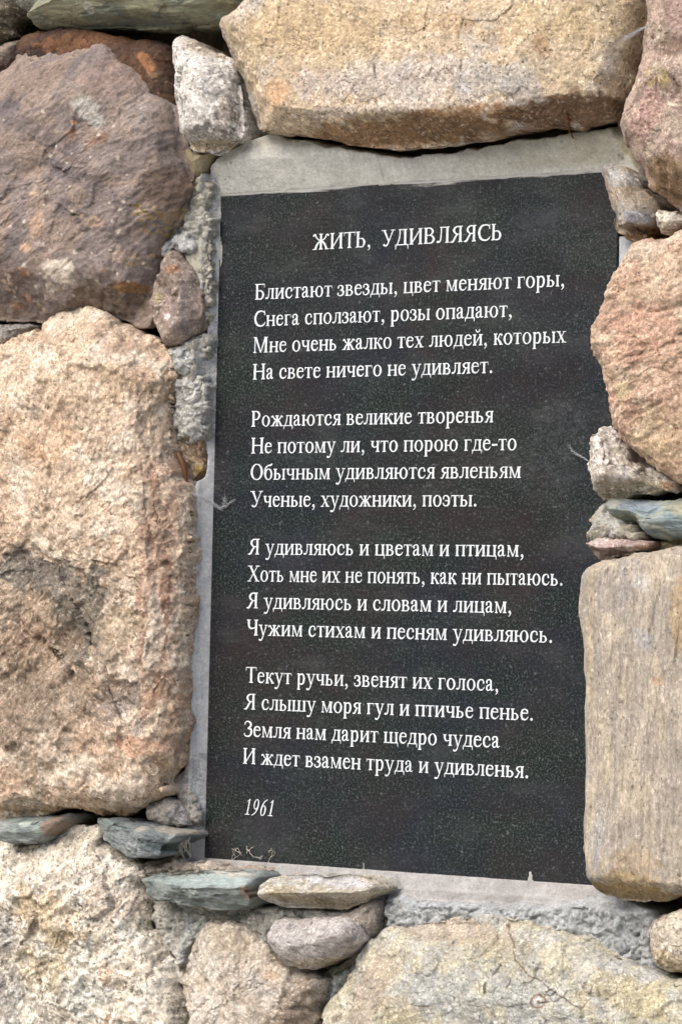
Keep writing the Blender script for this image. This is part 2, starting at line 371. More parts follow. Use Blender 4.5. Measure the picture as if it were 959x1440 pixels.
    def local(x_, y_):
        # nearest surface height guess for this pixel, so that the mark sits where the photograph shows it
        hh = zs+H*.8
        for _ in range(3):
            q = px2w([(x_, y_)], hh)[0]; dq = np.hypot(Pv[:, 0]-q[0], Pv[:, 1]-q[1])+np.where(hv < zs-.004, 1, 0); hh = hv[np.argmin(dq)]
        return px2w([(x_, y_)], hh)[0]
    for sp in spots:                         # (x, y, rx, ry, angle, colour, strength[, raggedness])
        x_, y_, rx, ry, an, cc, stg = sp[:7]; rag = sp[7] if len(sp) > 7 else .55
        q = local(x_, y_); a = math.radians(an); ex = (Pv[:, 0]-q[0])*.84*1390; ey = -(Pv[:, 1]-q[1])*1390
        dd = np.hypot((ex*math.cos(a)+ey*math.sin(a))/rx, (-ex*math.sin(a)+ey*math.cos(a))/ry)
        mk = (1-sst(.72, 1.18, dd+rag*(nz*.8+nzf*.35)))[:, None]*stg
        c = c*(1-mk)+lin(cc)*mk
    for (x_, y_, r_, wd_, cc, stg) in rings:
        q = local(x_, y_); dd = np.hypot((Pv[:, 0]-q[0])*.84, Pv[:, 1]-q[1])*1390; mk = (np.exp(-((dd-r_+nz*1.2)/wd_)**2)*stg)[:, None]
        c = c*(1-mk)+lin(cc)*mk
    lr = np.random.default_rng(seed+5)
    for (pts, cnt, r0, r1, cc, stg) in lichen:   # small crusts scattered in a box of pixels
        for _ in range(cnt):
            q = px2w([(lr.uniform(pts[0], pts[2]), lr.uniform(pts[1], pts[3]))], zs+H*.8)[0]; r_ = lr.uniform(r0, r1)/1390
            dd = np.hypot((Pv[:, 0]-q[0])*.84, Pv[:, 1]-q[1])/r_; mk = ((1-sst(.7, 1.2, dd+.5*nzf))*stg*(hv > zs-.01))[:, None]
            c = c*(1-mk)+lin(cc)*mk
    for (pl, wd_, cc, stg) in LINES.pop(label, ()):
        q = np.array([local(*a) for a in pl]); dd, pr, _ = dist_poly(Pv+np.stack([nzf, nz], 1)*.0012, q, False)
        mk = (np.exp(-(dd/(wd_/1390))**2)*stg)[:, None]; c = c*(1-mk)+lin(cc)*mk
    g_ = (c@np.array([.3, .6, .1]))[:, None]; c = g_+(c-g_)*DESAT
    c = np.clip(c*KALB, .008, .8)
    org = np.array([C[0], 0, C[1]]); V = V-org
    me = mesh_np(name, V, F, True, c)
    o = link(name, me, M[mat], parent, Vector(org))
    if label: o['label'] = label
    return o
LINES = {}
KALB, DESAT = 0.84, .88

# ------------------------------------------------------------------ lettering: a roman type drawn glyph by glyph (units: 1000 per em)
XH, CH, LT, LN, CT, CN, SF = 455, 662, 92, 46, 107, 48, 33
def prect(x0, y0, x1, y1): return [[(x0, y0), (x1, y0), (x1, y1), (x0, y1)]]
def stroke(pts):
    """pts: (x, y, width) through a smooth curve -> list of quads"""
    p = np.array(pts, float)
    if len(p) > 2:
        q = np.vstack([2*p[0]-p[1], p, 2*p[-1]-p[-2]]); o = []
        for i in range(1, len(q)-2):
            for t in np.linspace(0, 1, 5, endpoint=False):
                a, b, c, d = q[i-1:i+3]; o.append(.5*((2*b)+(-a+c)*t+(2*a-5*b+4*c-d)*t*t+(-a+3*b-3*c+d)*t**3))
        p = np.vstack(o+[q[-2]])
    d = np.gradient(p[:, :2], axis=0); d /= np.maximum(np.hypot(*d.T), 1e-6)[:, None]; nn = np.stack([-d[:, 1], d[:, 0]], 1)
    w = np.maximum(p[:, 2], 20)[:, None]/2; a = p[:, :2]+nn*w; b = p[:, :2]-nn*w
    return [t for i in range(len(p)-1) for t in ([tuple(a[i]), tuple(b[i]), tuple(b[i+1])], [tuple(a[i]), tuple(b[i+1]), tuple(a[i+1])])]
def dot(x, y, r): return [[(x+r*math.cos(k*math.pi/5), y+r*math.sin(k*math.pi/5)) for k in range(10)]]
def ring(cx, cy, rx, ry, ix, iy, n=26):
    o = []
    for k in range(n):
        a, b = 2*math.pi*k/n, 2*math.pi*(k+1)/n
        o.append([(cx+rx*math.cos(a), cy+ry*math.sin(a)), (cx+rx*math.cos(b), cy+ry*math.sin(b)), (cx+ix*math.cos(b), cy+iy*math.sin(b)), (cx+ix*math.cos(a), cy+iy*math.sin(a))])
    return o
def serif(x0, x1, y, w0, w1, up):
    """serif bar from x0 to x1 on the stem w0..w1; up=1: sits on the baseline, -1: hangs from the top"""
    y2 = y+SF*up; y3 = y+(SF+26)*up
    o = prect(x0, min(y, y2), x1, max(y, y2))
    if x0 < w0-5: o.append([(w0-24, y2), (w0, y2), (w0, y3)])
    if x1 > w1+5: o.append([(w1, y2), (w1+24, y2), (w1, y3)])
    return o
def stem(x, y0=0, y1=XH, w=LT, top='b', bot='b', e=42):
    o = prect(x, y0, x+w, y1)
    if top in 'bl' or bot in 'bl' or top == 'r' or bot == 'r':
        for c, y, up in ((top, y1, -1), (bot, y0, 1)):
            if c == 'n': continue
            o += serif(x-(e if c in 'bl' else 0), x+w+(e if c in 'br' else 0), y, x, x+w, up)
    return o
def tbar(x0, x1, y, th, drop):               # top bar with hanging tips
    return prect(x0, y-th, x1, y)+[[(x0, y), (x0+26, y), (x0+8, y-drop), (x0-8, y-drop)], [(x1-26, y), (x1, y), (x1+8, y-drop), (x1-8, y-drop)]]
def quad(x0, y0, w0, x1, y1, w1): return [[(x0-w0/2, y0), (x0+w0/2, y0), (x1+w1/2, y1), (x1-w1/2, y1)]]
def mir(o, cx): return [[(2*cx-x, y) for x, y in p] for p in o]
def feet(x0, x1, drop): return [[(x0, 32), (x0, -drop), (x0+22, -drop), (x0+52, 32)], [(x1-52, 32), (x1-22, -drop), (x1, -drop), (x1, 32)]]
G = {}
G['а'] = (444, stroke([(72, 330, 74), (88, 400, 62), (175, 449, 42), (262, 420, 66), (285, 330, 86), (285, 110, 86), (312, 40, 62), (352, 32, 40), (420, 70, 26)])
          + stroke([(285, 284, 38), (185, 240, 46), (100, 185, 60), (74, 105, 74), (112, 36, 60), (185, 30, 42), (285, 100, 36)])+dot(84, 330, 40))
G['б'] = (509, ring(258, 228, 214, 240, 122, 202)+stroke([(88, 250, 86), (78, 380, 78), (120, 510, 66), (220, 580, 60), (340, 606, 66), (420, 635, 60), (436, 690, 34)]))
G['в'] = (472, stem(72)+stroke([(110, 434, 40), (270, 432, 44), (340, 345, 86), (270, 250, 40), (150, 240, 34)])+stroke([(150, 240, 34), (320, 222, 50), (382, 125, 92), (310, 22, 46), (110, 20, 40)]))
G['г'] = (410, stem(72, top='l')+tbar(110, 372, XH, 36, 128))
G['д'] = (509, stem(340, 20, XH, bot='n', top='r')+prect(16, 0, 494, 36)+feet(16, 494, 128)+prect(150, XH-36, 460, XH)+stroke([(185, 440, 46), (172, 250, 48), (92, 20, 52)])+prect(140, XH-SF, 200, XH))
G['е'] = (444, stroke([(374, 292, 40), (350, 380, 66), (235, 440, 42), (120, 385, 76), (82, 235, 90), (118, 80, 84), (230, 28, 60), (330, 55, 44), (408, 150, 26)])+prect(95, 268, 394, 306))
_a = stroke([(64, 400, 66), (130, 425, 52), (195, 320, 52), (320, 240, 38)])+dot(66, 396, 36)+stroke([(310, 250, 44), (215, 170, 76), (120, 16, 84)])+prect(14, 0, 190, SF)
G['ж'] = (691, stem(300)+_a+mir(_a, 346))
G['з'] = (395, stroke([(58, 345, 60), (90, 425, 44), (185, 443, 42), (278, 390, 80), (285, 300, 76), (165, 240, 34)])+stroke([(165, 240, 34), (300, 215, 72), (322, 125, 90), (262, 38, 60), (160, 14, 44), (55, 50, 40), (48, 120, 50)])+dot(62, 340, 36)+dot(54, 110, 36))
G['и'] = (535, stem(68)+stem(376)+quad(150, 62, 56, 386, 396, 56))
G['й'] = (535, G['и'][1]+stroke([(165, 650, 50), (205, 570, 44), (268, 545, 50), (330, 570, 44), (370, 650, 50)]))
G['к'] = (486, stem(72)+stroke([(150, 232, 36), (255, 270, 44), (315, 400, 52), (385, 425, 56), (425, 400, 60)])+dot(428, 398, 36)+stroke([(215, 255, 50), (300, 165, 84), (412, 16, 88)])+prect(330, 0, 488, SF))
G['л'] = (499, stem(340, top='r')+prect(150, XH-36, 440, XH)+stroke([(192, 440, 48), (186, 200, 50), (140, 60, 58), (50, 38, 66)])+dot(50, 46, 40))
G['м'] = (633, stem(88, w=44, e=44)+stem(468, w=92)+quad(320, 0, 46, 118, XH, 92)+quad(320, 0, 40, 490, XH, 60))
G['н'] = (535, stem(68)+stem(376)+prect(150, 215, 386, 254))
G['о'] = (500, ring(250, 228, 216, 240, 122, 204))
G['п'] = (535, stem(68, top='l')+stem(376, top='r')+prect(110, XH-38, 430, XH))
G['р'] = (500, stem(76, -217, XH, top='l')+stroke([(150, 370, 36), (240, 430, 50), (350, 400, 74), (398, 235, 92), (350, 62, 74), (250, 16, 46), (150, 50, 38)]))
G['с'] = (444, stroke([(370, 318, 62), (338, 410, 52), (240, 440, 42), (128, 380, 76), (84, 230, 92), (118, 85, 84), (225, 28, 62), (330, 55, 44), (408, 150, 26)])+dot(362, 322, 42))
G['т'] = (437, stem(174, top='n')+tbar(24, 416, XH, 36, 120))
G['у'] = (500, quad(270, 6, 60, 110, XH, 92)+stroke([(425, 440, 42), (300, 90, 44), (222, -110, 46), (150, -190, 58), (66, -176, 66)])+dot(70, -176, 42)+prect(8, XH-SF, 212, XH)+prect(338, XH-SF, 492, XH))
G['х'] = (500, quad(376, 16, 96, 122, XH-10, 96)+quad(98, 16, 42, 402, XH-10, 42)+prect(18, XH-SF, 222, XH)+prect(320, XH-SF, 480, XH)+prect(14, 0, 180, SF)+prect(276, 0, 488, SF))
G['ц'] = (535, stem(68, bot='l')+stem(376, bot='n')+prect(100, 0, 512, 38)+feet(200, 514, 128)[1:])
G['ч'] = (502, stem(338)+stroke([(112, 440, 92), (112, 310, 88), (150, 225, 70), (230, 195, 46), (350, 225, 38)])+prect(26, XH-SF, 198, XH))
G['ш'] = (770, stem(68, bot='l')+stem(339, bot='n')+stem(610, bot='r')+prect(100, 0, 650, 38))
G['щ'] = (770, stem(68, bot='l')+stem(339, bot='n')+stem(610, bot='n')+prect(100, 0, 745, 38)+feet(300, 748, 128)[1:])
_soft = stroke([(150, 256, 36), (285, 245, 52), (352, 135, 92), (285, 26, 48), (110, 20, 38)])
G['ы'] = (671, stem(68, bot='l')+_soft+stem(508))
G['ь'] = (457, stem(68, bot='l')+_soft)
G['э'] = (429, mir(stroke([(370, 330, 56), (338, 412, 48), (240, 440, 42), (128, 380, 76), (84, 230, 92), (118, 85, 84), (225, 22, 46), (330, 50, 44), (385, 120, 44)])+dot(362, 326, 38)+dot(375, 118, 32), 214)+prect(150, 215, 340, 252))
G['ю'] = (747, stem(68)+prect(150, 215, 330, 254)+ring(498, 228, 206, 240, 114, 204))
G['я'] = (459, stem(306, top='r')+stroke([(330, 438, 36), (190, 432, 48), (104, 345, 88), (178, 248, 50), (320, 226, 36)])+stroke([(235, 240, 50), (165, 130, 66), (110, 24, 62), (40, 16, 40)])+prect(12, 0, 120, SF))
def capstem(x, top='b', bot='b', w=CT, e=52, y1=CH): return stem(x, 0, y1, w, top, bot, e)
_a = stroke([(66, 590, 72), (150, 625, 58), (235, 480, 58), (420, 345, 42)])+dot(74, 588, 44)+stroke([(410, 355, 48), (270, 240, 88), (150, 18, 96)])+prect(16, 0, 240, SF)
G['Ж'] = (896, capstem(394)+_a+mir(_a, 448))
G['И'] = (722, capstem(82)+capstem(532)+quad(180, 84, 62, 542, 580, 62))
G['Т'] = (611, capstem(252, top='n')+tbar(26, 586, CH, 40, 160))
G['Ь'] = (574, capstem(78, bot='l')+stroke([(170, 372, 40), (370, 355, 60), (462, 195, 108), (370, 34, 56), (120, 24, 42)]))
G['У'] = (708, quad(376, 200, 70, 150, CH, 112)+stroke([(600, 650, 46), (450, 330, 48), (330, 70, 58), (240, 10, 66), (150, 34, 70)])+dot(150, 40, 46)+prect(14, CH-SF, 262, CH)+prect(482, CH-SF, 694, CH))
G['Д'] = (682, stem(452, 20, CH, CT, 'r', 'n', 50)+prect(18, 0, 664, 42)+feet(18, 664, 170)+prect(180, CH-40, 610, CH)+stroke([(240, 640, 50), (225, 340, 52), (112, 22, 58)]))
G['В'] = (667, capstem(92)+stroke([(150, 638, 44), (370, 630, 52), (482, 500, 104), (380, 365, 46), (190, 346, 38)])+stroke([(190, 346, 38), (420, 325, 58), (530, 180, 112), (420, 34, 54), (150, 24, 42)]))
G['Л'] = (678, capstem(484, top='r')+prect(170, CH-40, 600, CH)+stroke([(240, 640, 50), (232, 300, 54), (180, 80, 64), (60, 42, 76)])+dot(62, 54, 46))
G['Я'] = (667, mir(capstem(104, top='l')+stroke([(160, 638, 42), (370, 625, 58), (478, 490, 106), (370, 345, 54), (170, 326, 40)])+stroke([(300, 340, 60), (400, 220, 86), (520, 40, 90), (640, 16, 40)])+prect(530, 0, 655, SF), 333))
G['С'] = (667, stroke([(612, 470, 36), (580, 590, 50), (420, 642, 50), (200, 580, 92), (92, 330, 112), (195, 90, 96), (400, 16, 60), (560, 70, 50), (634, 170, 30)])+prect(596, 462, 622, 676))
G['Б'] = (574, capstem(78, top='l')+tbar(140, 520, CH, 40, 150)[:1]+[[(496, CH), (524, CH), (532, CH-150), (512, CH-150)]]+stroke([(170, 372, 40), (370, 355, 60), (462, 195, 108), (370, 34, 56), (120, 24, 42)]))
G['М'] = (889, capstem(108, w=50, e=62)+capstem(672)+quad(446, 0, 60, 158, CH, 108)+quad(440, 0, 50, 700, CH, 80))
G['Н'] = (722, capstem(82)+capstem(532)+prect(180, 318, 542, 362))
G['Р'] = (556, capstem(84, top='l')+stroke([(160, 638, 42), (350, 620, 60), (452, 475, 106), (350, 318, 54), (170, 300, 40)]))
G['О'] = (722, ring(361, 331, 328, 346, 212, 306))
G['Х'] = (722, quad(570, 16, 116, 160, CH-10, 116)+quad(120, 16, 50, 580, CH-10, 50)+prect(22, CH-SF, 292, CH)+prect(470, CH-SF, 690, CH)+prect(16, 0, 230, SF)+prect(432, 0, 704, SF))
G['Ч'] = (650, capstem(474)+stroke([(140, 645, 110), (140, 450, 104), (190, 330, 84), (320, 290, 54), (490, 335, 44)])+prect(32, CH-SF, 246, CH))
G['З'] = (501, stroke([(62, 500, 56), (110, 610, 48), (235, 642, 50), (372, 570, 92), (372, 440, 88), (215, 350, 36)])+stroke([(215, 350, 36), (390, 310, 88), (420, 180, 108), (340, 50, 70), (200, 16, 50), (70, 60, 46), (48, 150, 44)]))
def it(o, k=0.27): return [[(x+k*y, y) for x, y in p] for p in o]
G['1'] = (500, it(prect(205, 0, 285, 650)+stroke([(110, 560, 30), (180, 590, 34), (270, 665, 40)])+prect(95, 0, 390, SF)))
G['9'] = (500, it(ring(225, 455, 170, 215, 92, 182)+stroke([(355, 480, 82), (350, 320, 80), (270, 130, 62), (150, 30, 48), (40, -8, 36)])))
G['6'] = (500, it(ring(235, 208, 172, 222, 92, 188)+stroke([(105, 190, 82), (108, 330, 82), (180, 520, 62), (300, 630, 48), (400, 668, 36)])))
G[','] = (250, dot(124, 44, 58)+stroke([(150, 60, 56), (168, -20, 46), (120, -96, 34), (70, -132, 24)]))
G['.'] = (250, dot(124, 48, 60))
G['-'] = (333, prect(36, 192, 298, 262))
G[' '] = (250, [])
GM = {}
def glyph(ch):
    if ch not in GM:
        adv, polys = G[ch]
        if polys:
            vs_, fs_ = [], []
            for p in polys:
                a = sum(p[i][0]*p[(i+1) % len(p)][1]-p[(i+1) % len(p)][0]*p[i][1] for i in range(len(p)))
                if abs(a) < 4: continue
                q = p if a > 0 else p[::-1]; o = len(vs_); vs_ += [Vector(v) for v in q]; fs_.append(list(range(o, o+len(q))))
            v, e, f, ov, oe, of = delaunay_2d_cdt(vs_, [], fs_, 0, 0.01)
            tri = [t for t, s in zip(f, of) if s]
            GM[ch] = (adv, np.array([tuple(x) for x in v]), np.array(tri))
        else: GM[ch] = (adv, None, None)
    return GM[ch]

def paint_mat():
    m, t, b = nodes('white_lettering'); geo = N(t, 'ShaderNodeNewGeometry')
    f = noise(t, geo.outputs['Position'], 420, 4, .7).outputs[0]; g = noise(t, geo.outputs['Position'], 30, 3, .6).outputs[0]
    c = mix(t, ramp(t, f, [(.35, 0), (.62, 1)]), (.46, .52, .58), (.80, .82, .84)); c = mix(t, 1.0, c, ramp(t, g, [(.3, .82), (.65, 1.0)]), 'MULTIPLY')
    t.links.new(c, b.inputs['Base Color']); b.inputs['Roughness'].default_value = .75
    return m
def plaque_mat():
    m, t, b = nodes('polished_black_granite'); geo = N(t, 'ShaderNodeNewGeometry'); P = geo.outputs['Position']
    f = noise(t, P, 400, 4, .85).outputs[0]; f2 = noise(t, P, 190, 3, .8).outputs[0]; g = noise(t, P, 6, 4, .6).outputs[0]
    mp = N(t, 'ShaderNodeMapping'); t.links.new(P, mp.inputs[0]); mp.inputs['Scale'].default_value = (.7, 1, 1.5); mp.inputs['Rotation'].default_value = (0, math.radians(14), 0)
    h = noise(t, mp.outputs[0], 11, 5, .65).outputs[0]
    c = mix(t, ramp(t, g, [(.40, 0), (.60, 1)]), (.011, .0135, .020), (.019, .0155, .0155))
    c = mix(t, ramp(t, h, [(.42, 0), (.62, .8)]), c, (.008, .0155, .0115))
    dens = ramp(t, h, [(.3, .35), (.68, 1.0)])
    c = mix(t, mathn(t, 'MULTIPLY', ramp(t, f, [(.52, 0), (.68, .9)]), dens), c, (.13, .14, .16))
    c = mix(t, mathn(t, 'MULTIPLY', ramp(t, f2, [(.60, 0), (.70, .7)]), dens), c, (.20, .21, .23))
    d = noise(t, mp.outputs[0], 16, 6, .7).outputs[0]
    c = mix(t, ramp(t, d, [(.52, 0), (.75, .06)]), c, (.22, .22, .22))
    sm_ = noise(t, P, 8.5, 2, .5).outputs[0]; st_ = noise(t, mp.outputs[0], 130, 5, .8, .5).outputs[0]     # faint wiped dust smudges
    c = mix(t, mathn(t, 'MULTIPLY', ramp(t, sm_, [(.60, 0), (.72, .3)]), ramp(t, st_, [(.45, 0), (.7, .5)])), c, (.24, .245, .25))
    # dry-brushed cement smears just under the top edge
    sx = N(t, 'ShaderNodeSeparateXYZ'); t.links.new(P, sx.inputs[0])
    dz = mathn(t, 'SUBTRACT', PZ+PH/2, sx.outputs[2])
    mb = N(t, 'ShaderNodeMapping'); t.links.new(P, mb.inputs[0]); mb.inputs['Scale'].default_value = (.12, 1, 1.5)
    br = noise(t, mb.outputs[0], 260, 4, .7).outputs[0]; wd_ = noise(t, mb.outputs[0], 45, 2, .5).outputs[0]
    lim = mathn(t, 'MULTIPLY', ramp(t, wd_, [(.40, .10), (.66, 1.0)]), .013)
    fade = mathn(t, 'SUBTRACT', 1.0, mathn(t, 'DIVIDE', dz, lim)); fade.node.use_clamp = True
    sme = mathn(t, 'MULTIPLY', ramp(t, mathn(t, 'ADD', mathn(t, 'MULTIPLY', fade, .55), br), [(.66, 0), (.86, .95)]), ramp(t, fade, [(0, 0), (.12, 1)]))
    c = mix(t, sme, c, (.36, .36, .345))
    t.links.new(c, b.inputs['Base Color']); t.links.new(ramp(t, d, [(.3, .16), (.75, .34)]), b.inputs['Roughness'])
    b.inputs['Specular IOR Level'].default_value = .5
    return m
MP, ML = plaque_mat(), paint_mat()
plaque = empty('memorial_plaque', (0, 0, PZ-PH/2), label='black polished granite plaque with white engraved poem, set in the stone wall', category='plaque')
PLOC[plaque.name] = Vector(plaque.location)
def box(name, x0, x1, y0, y1, z0, z1, mat, parent, bev=.0012, **k):
    import bmesh
    bm = bmesh.new(); bmesh.ops.create_cube(bm, size=1)
    for v in bm.verts: v.co = ((v.co.x)*(x1-x0), (v.co.y)*(y1-y0), (v.co.z)*(z1-z0))
    if bev: bmesh.ops.bevel(bm, geom=list(bm.edges), offset=bev, segments=2, affect='EDGES')
    me = bpy.data.meshes.new(name); bm.to_mesh(me); bm.free()
    return link(name, me, mat, parent, Vector(((x0+x1)/2, (y0+y1)/2, (z0+z1)/2)), **k)
box('slab', -PW/2, PW/2, 0, .03, PZ-PH/2, PZ+PH/2, MP, plaque, bev=.0003)
POEM = [('ЖИТЬ,  УДИВЛЯЯСЬ', 439.6, 351.8, 704.6, 337.0), ('Блистают звезды, цвет меняют горы,', 358.8, 421.8, 792.6, 402.2), ('Снега сползают, розы опадают,', 357.5, 458.9, 719, 445.8),
 ('Мне очень жалко тех людей, которых', 356.5, 496.6, 795.5, 481.3), ('На свете ничего не удивляет.', 355.8, 534, 691.8, 524.3), ('Рождаются великие творенья', 353.8, 600.5, 693.3, 593.3),
 ('Не потому ли, что порою где-то', 353.5, 637.8, 725.8, 633), ('Обычным удивляются явленьям', 352.5, 675, 731.8, 671.8), ('Ученые, художники, поэты.', 352, 713, 669.5, 711.8),
 ('Я удивляюсь и цветам и птицам,', 348.8, 780, 735.5, 782.5), ('Хоть мне их не понять, как ни пытаюсь.', 348.3, 818, 790.3, 823), ('Я удивляюсь и словам и лицам,', 346.8, 855.8, 718.3, 861.8),
 ('Чужим стихам и песням удивляюсь.', 347, 893.8, 775.8, 903.3), ('Текут ручьи, звенят их голоса,', 345.8, 960.8, 700, 971.2), ('Я слышу моря гул и птичье пенье.', 343.3, 997.5, 748.8, 1013.3),
 ('Земля нам дарит щедро чудеса', 343.3, 1036.3, 702.5, 1051.3), ('И ждет взамен труда и удивленья.', 342, 1074.3, 742, 1093.8), ('1961', 344.3, 1145.5, 384.5, 1147.8)]
EM = .02485
for li, (txt, x0, y0, x1, y1) in enumerate(POEM):
    a, b = px2w([(x0, y0), (x1, y1)], .0004); Vv, Ff, o, x = [], [], 0, 0.0
    adv = [glyph(c)[0] for c in txt]; first = G[txt[0]][1]; lsb = min(p[0] for q in first for p in q); last = G[txt[-1]][1]; rsb = adv[-1]-max(p[0] for q in last for p in q)
    W = sum(adv)-lsb-rsb; sx = (b[0]-a[0])/W; x = -lsb

    for c, ad in zip(txt, adv):
        _, v, f = glyph(c)
        if v is not None:
            q = v.copy(); q[:, 0] = (q[:, 0]+x)*sx; q[:, 1] = q[:, 1]*EM/1000
            q += fbm(np.c_[q*1.0, q[:, :1]*0+li*3+x*.0001], .0022, li, 2)[:, None]*.00012
            Vv.append(np.c_[q[:, 0], np.zeros(len(q)), q[:, 1]]); Ff.append(f+o); o += len(q)
        x += ad
    me = mesh_np('engraved_line', np.vstack(Vv), np.vstack(Ff), False)
    zc = (a[1]+b[1])/2
    link('engraved_line', me, ML, plaque, Vector((a[0], -.0005, zc)), label=('poem title' if li == 0 else 'year' if li == 17 else 'poem line')+' reading '+' '.join(txt.split()))

# ------------------------------------------------------------------ the wall
wall = empty('stone_wall', (0, .2, 0), label='rough fieldstone wall of tan, purple and grey boulders laid in grey mortar', category='wall')
PLOC[wall.name] = Vector(wall.location)
W_ = wall
def T(*c): return c
tan = ((212, 187, 160), (197, 169, 143), (224, 206, 184))
grn = (118, 138, 136)

# --- top row
stone(W_, 'dark olive boulder in the top left corner', [(-70, -60), (75, -60), (62, -5), (44, 8), (46, 22), (26, 32), (24, 42), (30, 52), (18, 60), (-70, 76)],
      z=12, H=30, bw=30, mat='speckled', cols=((112, 104, 84), (92, 84, 66), (128, 118, 100)), seed=1, mid=(2.2, 20))
stone(W_, 'long mossy grey-green slab along the top', [(46, 26), (50, 12), (70, -4), (90, -20), (120, -60), (370, -60), (352, -8), (345, 14), (322, 30), (300, 36), (262, 39), (215, 44), (180, 40), (130, 40), (95, 42), (60, 43), (50, 36)],
      z=16, H=42, bw=38, k=1.7, mat='slate', cols=((150, 150, 118), (132, 138, 118), (164, 160, 128)), seed=2, mid=(2.4, 24), grain=(-2, 4, .5), center=(210, 4),
      facets=[[(60, 44, -4), (330, 34, -4), (200, 20, 26)]],
      spots=[(165, 14, 16, 10, 20, (96, 104, 96), .7), (125, 10, 8, 8, 0, (196, 196, 180), .7), (300, 10, 60, 9, 0, (160, 158, 120), .5), (180, 38, 120, 8, 0, (112, 120, 116), .6), (228, 2, 10, 7, 0, (110, 106, 84), .6)])
stone(W_, 'narrow grey-brown stone wedged at the upper left edge', [(-70, 74), (-5, 68), (20, 60), (36, 57), (32, 74), (22, 92), (8, 104), (-10, 112), (-70, 120)],
      z=8, H=18, bw=18, mat='speckled', cols=((136, 118, 106), (116, 100, 92), (150, 134, 122)), seed=3)
stone(W_, 'dark rust-stained slab behind the purple boulder', [(28, 84), (34, 66), (40, 52), (60, 43), (100, 40), (145, 41), (170, 50), (210, 58), (236, 64), (246, 74), (250, 100), (252, 140), (268, 200), (260, 230), (200, 200), (120, 130), (60, 110)],
      z=6, H=26, bw=24, mat='rust', cols=((92, 70, 58), (76, 62, 56), (104, 74, 54)), seed=4, mid=(2.4, 26), center=(165, 110),
      spots=[(110, 56, 70, 16, -4, (128, 88, 60), .8, .9), (80, 62, 36, 10, 0, (142, 98, 66), .6, .9), (205, 85, 18, 7, 55, (172, 118, 76), .8), (212, 100, 12, 5, 60, (178, 122, 80), .7), (232, 110, 7, 8, 0, (120, 100, 80), .6)],
      lichen=[((215, 80, 250, 150), 10, 1.5, 3, (170, 140, 104), .7)])
stone(W_, 'big purple-brown boulder with pale lichen spots', [(-70, 128), (-20, 114), (2, 106), (14, 94), (26, 78), (42, 76), (60, 68), (84, 70), (92, 62), (102, 60), (118, 64), (156, 62), (166, 68), (182, 88), (196, 96), (210, 112), (222, 132), (238, 142), (250, 152), (256, 168), (262, 190), (272, 214), (274, 245), (272, 270), (262, 290), (254, 312), (240, 326), (232, 350), (226, 370), (222, 392), (217, 420), (215, 445), (211, 462), (196, 462), (180, 450), (165, 444), (150, 438), (132, 430), (104, 436), (84, 440), (76, 452), (58, 456), (20, 452), (-20, 448), (-70, 440)],
      z=24, H=44, bw=46, k=1.8, mat='purple', cols=((148, 134, 128), (122, 112, 112), (166, 146, 132)), seed=5, chip=(.075, 34), low=(5, 80), mid=(2.6, 24), fine=(1.2, 6), grain=(28, 1.6, .7), colscale=.06, cstretch=(28, 1.4), center=(110, 260),
      facets=[[(190, 90, 34), (268, 260, 4), (222, 240, 40)], [(60, 456, -4), (215, 462, -6), (130, 392, 38)], [(0, 105, 12), (160, 60, 12), (90, 120, 42)], [(215, 300, 38), (240, 330, 8), (180, 420, 18)]],
      dents=[(70, 250, 60, -7), (30, 350, 50, 5), (150, 140, 45, 5), (195, 200, 30, 5), (120, 330, 40, -4)],
      cracks=[([(40, 300), (80, 285), (120, 262), (160, 250)], 5, 1.8), ([(60, 360), (100, 340), (150, 310), (180, 300)], 4, 1.6), ([(0, 260), (40, 250), (80, 225)], 4, 1.5)],
      spots=[(122, 152, 24, 15, 60, (194, 190, 180), .85), (136, 170, 14, 12, 0, (190, 186, 176), .7), (100, 190, 9, 14, 20, (152, 112, 88), .7), (140, 195, 16, 7, -10, (158, 118, 94), .6), (102, 172, 5, 4, 0, (216, 168, 132), .9),
             (84, 382, 27, 19, 10, (222, 208, 190), 1.0, .4), (72, 408, 8, 16, 10, (188, 172, 156), .7), (50, 315, 13, 24, 15, (204, 168, 142), .85), (134, 313, 14, 9, 10, (218, 184, 152), .95), (114, 303, 6, 5, 0, (206, 172, 138), .8), (48, 272, 7, 5, 0, (204, 178, 148), .8),
             (34, 348, 13, 9, 0, (214, 176, 146), .9), (54, 344, 12, 8, 0, (170, 152, 146), .7), (32, 380, 8, 9, 0, (196, 150, 122), .7), (24, 430, 10, 6, 0, (200, 150, 116), .7), (40, 420, 9, 6, 40, (202, 156, 126), .7),
             (60, 110, 60, 24, -20, (152, 130, 116), .6), (150, 110, 40, 30, 30, (158, 134, 122), .6), (185, 150, 12, 26, 20, (164, 152, 146), .5), (205, 160, 10, 30, 15, (168, 158, 152), .45), (228, 262, 26, 34, 20, (112, 88, 66), .6), (150, 420, 56, 22, 5, (112, 92, 70), .6),
             (60, 190, 70, 16, 28, (116, 106, 108), .6), (110, 250, 80, 14, 28, (114, 104, 106), .6), (140, 320, 50, 12, 30, (116, 104, 104), .5), (200, 406, 16, 8, 0, (172, 126, 74), .8), (195, 370, 14, 10, 0, (140, 122, 92), .5), (20, 400, 30, 40, 0, (118, 96, 88), .5)],
      lichen=[((190, 285, 260, 330), 80, 1.4, 3.2, (188, 158, 104), .85), ((236, 250, 272, 300), 22, 1.2, 2.6, (186, 150, 104), .8), ((0, 150, 200, 420), 60, 1.3, 3.4, (220, 208, 192), .9), ((150, 350, 220, 420), 16, 1.2, 3.0, (176, 140, 92), .7), ((0, 380, 80, 440), 12, 1.2, 3.2, (206, 178, 150), .7)])
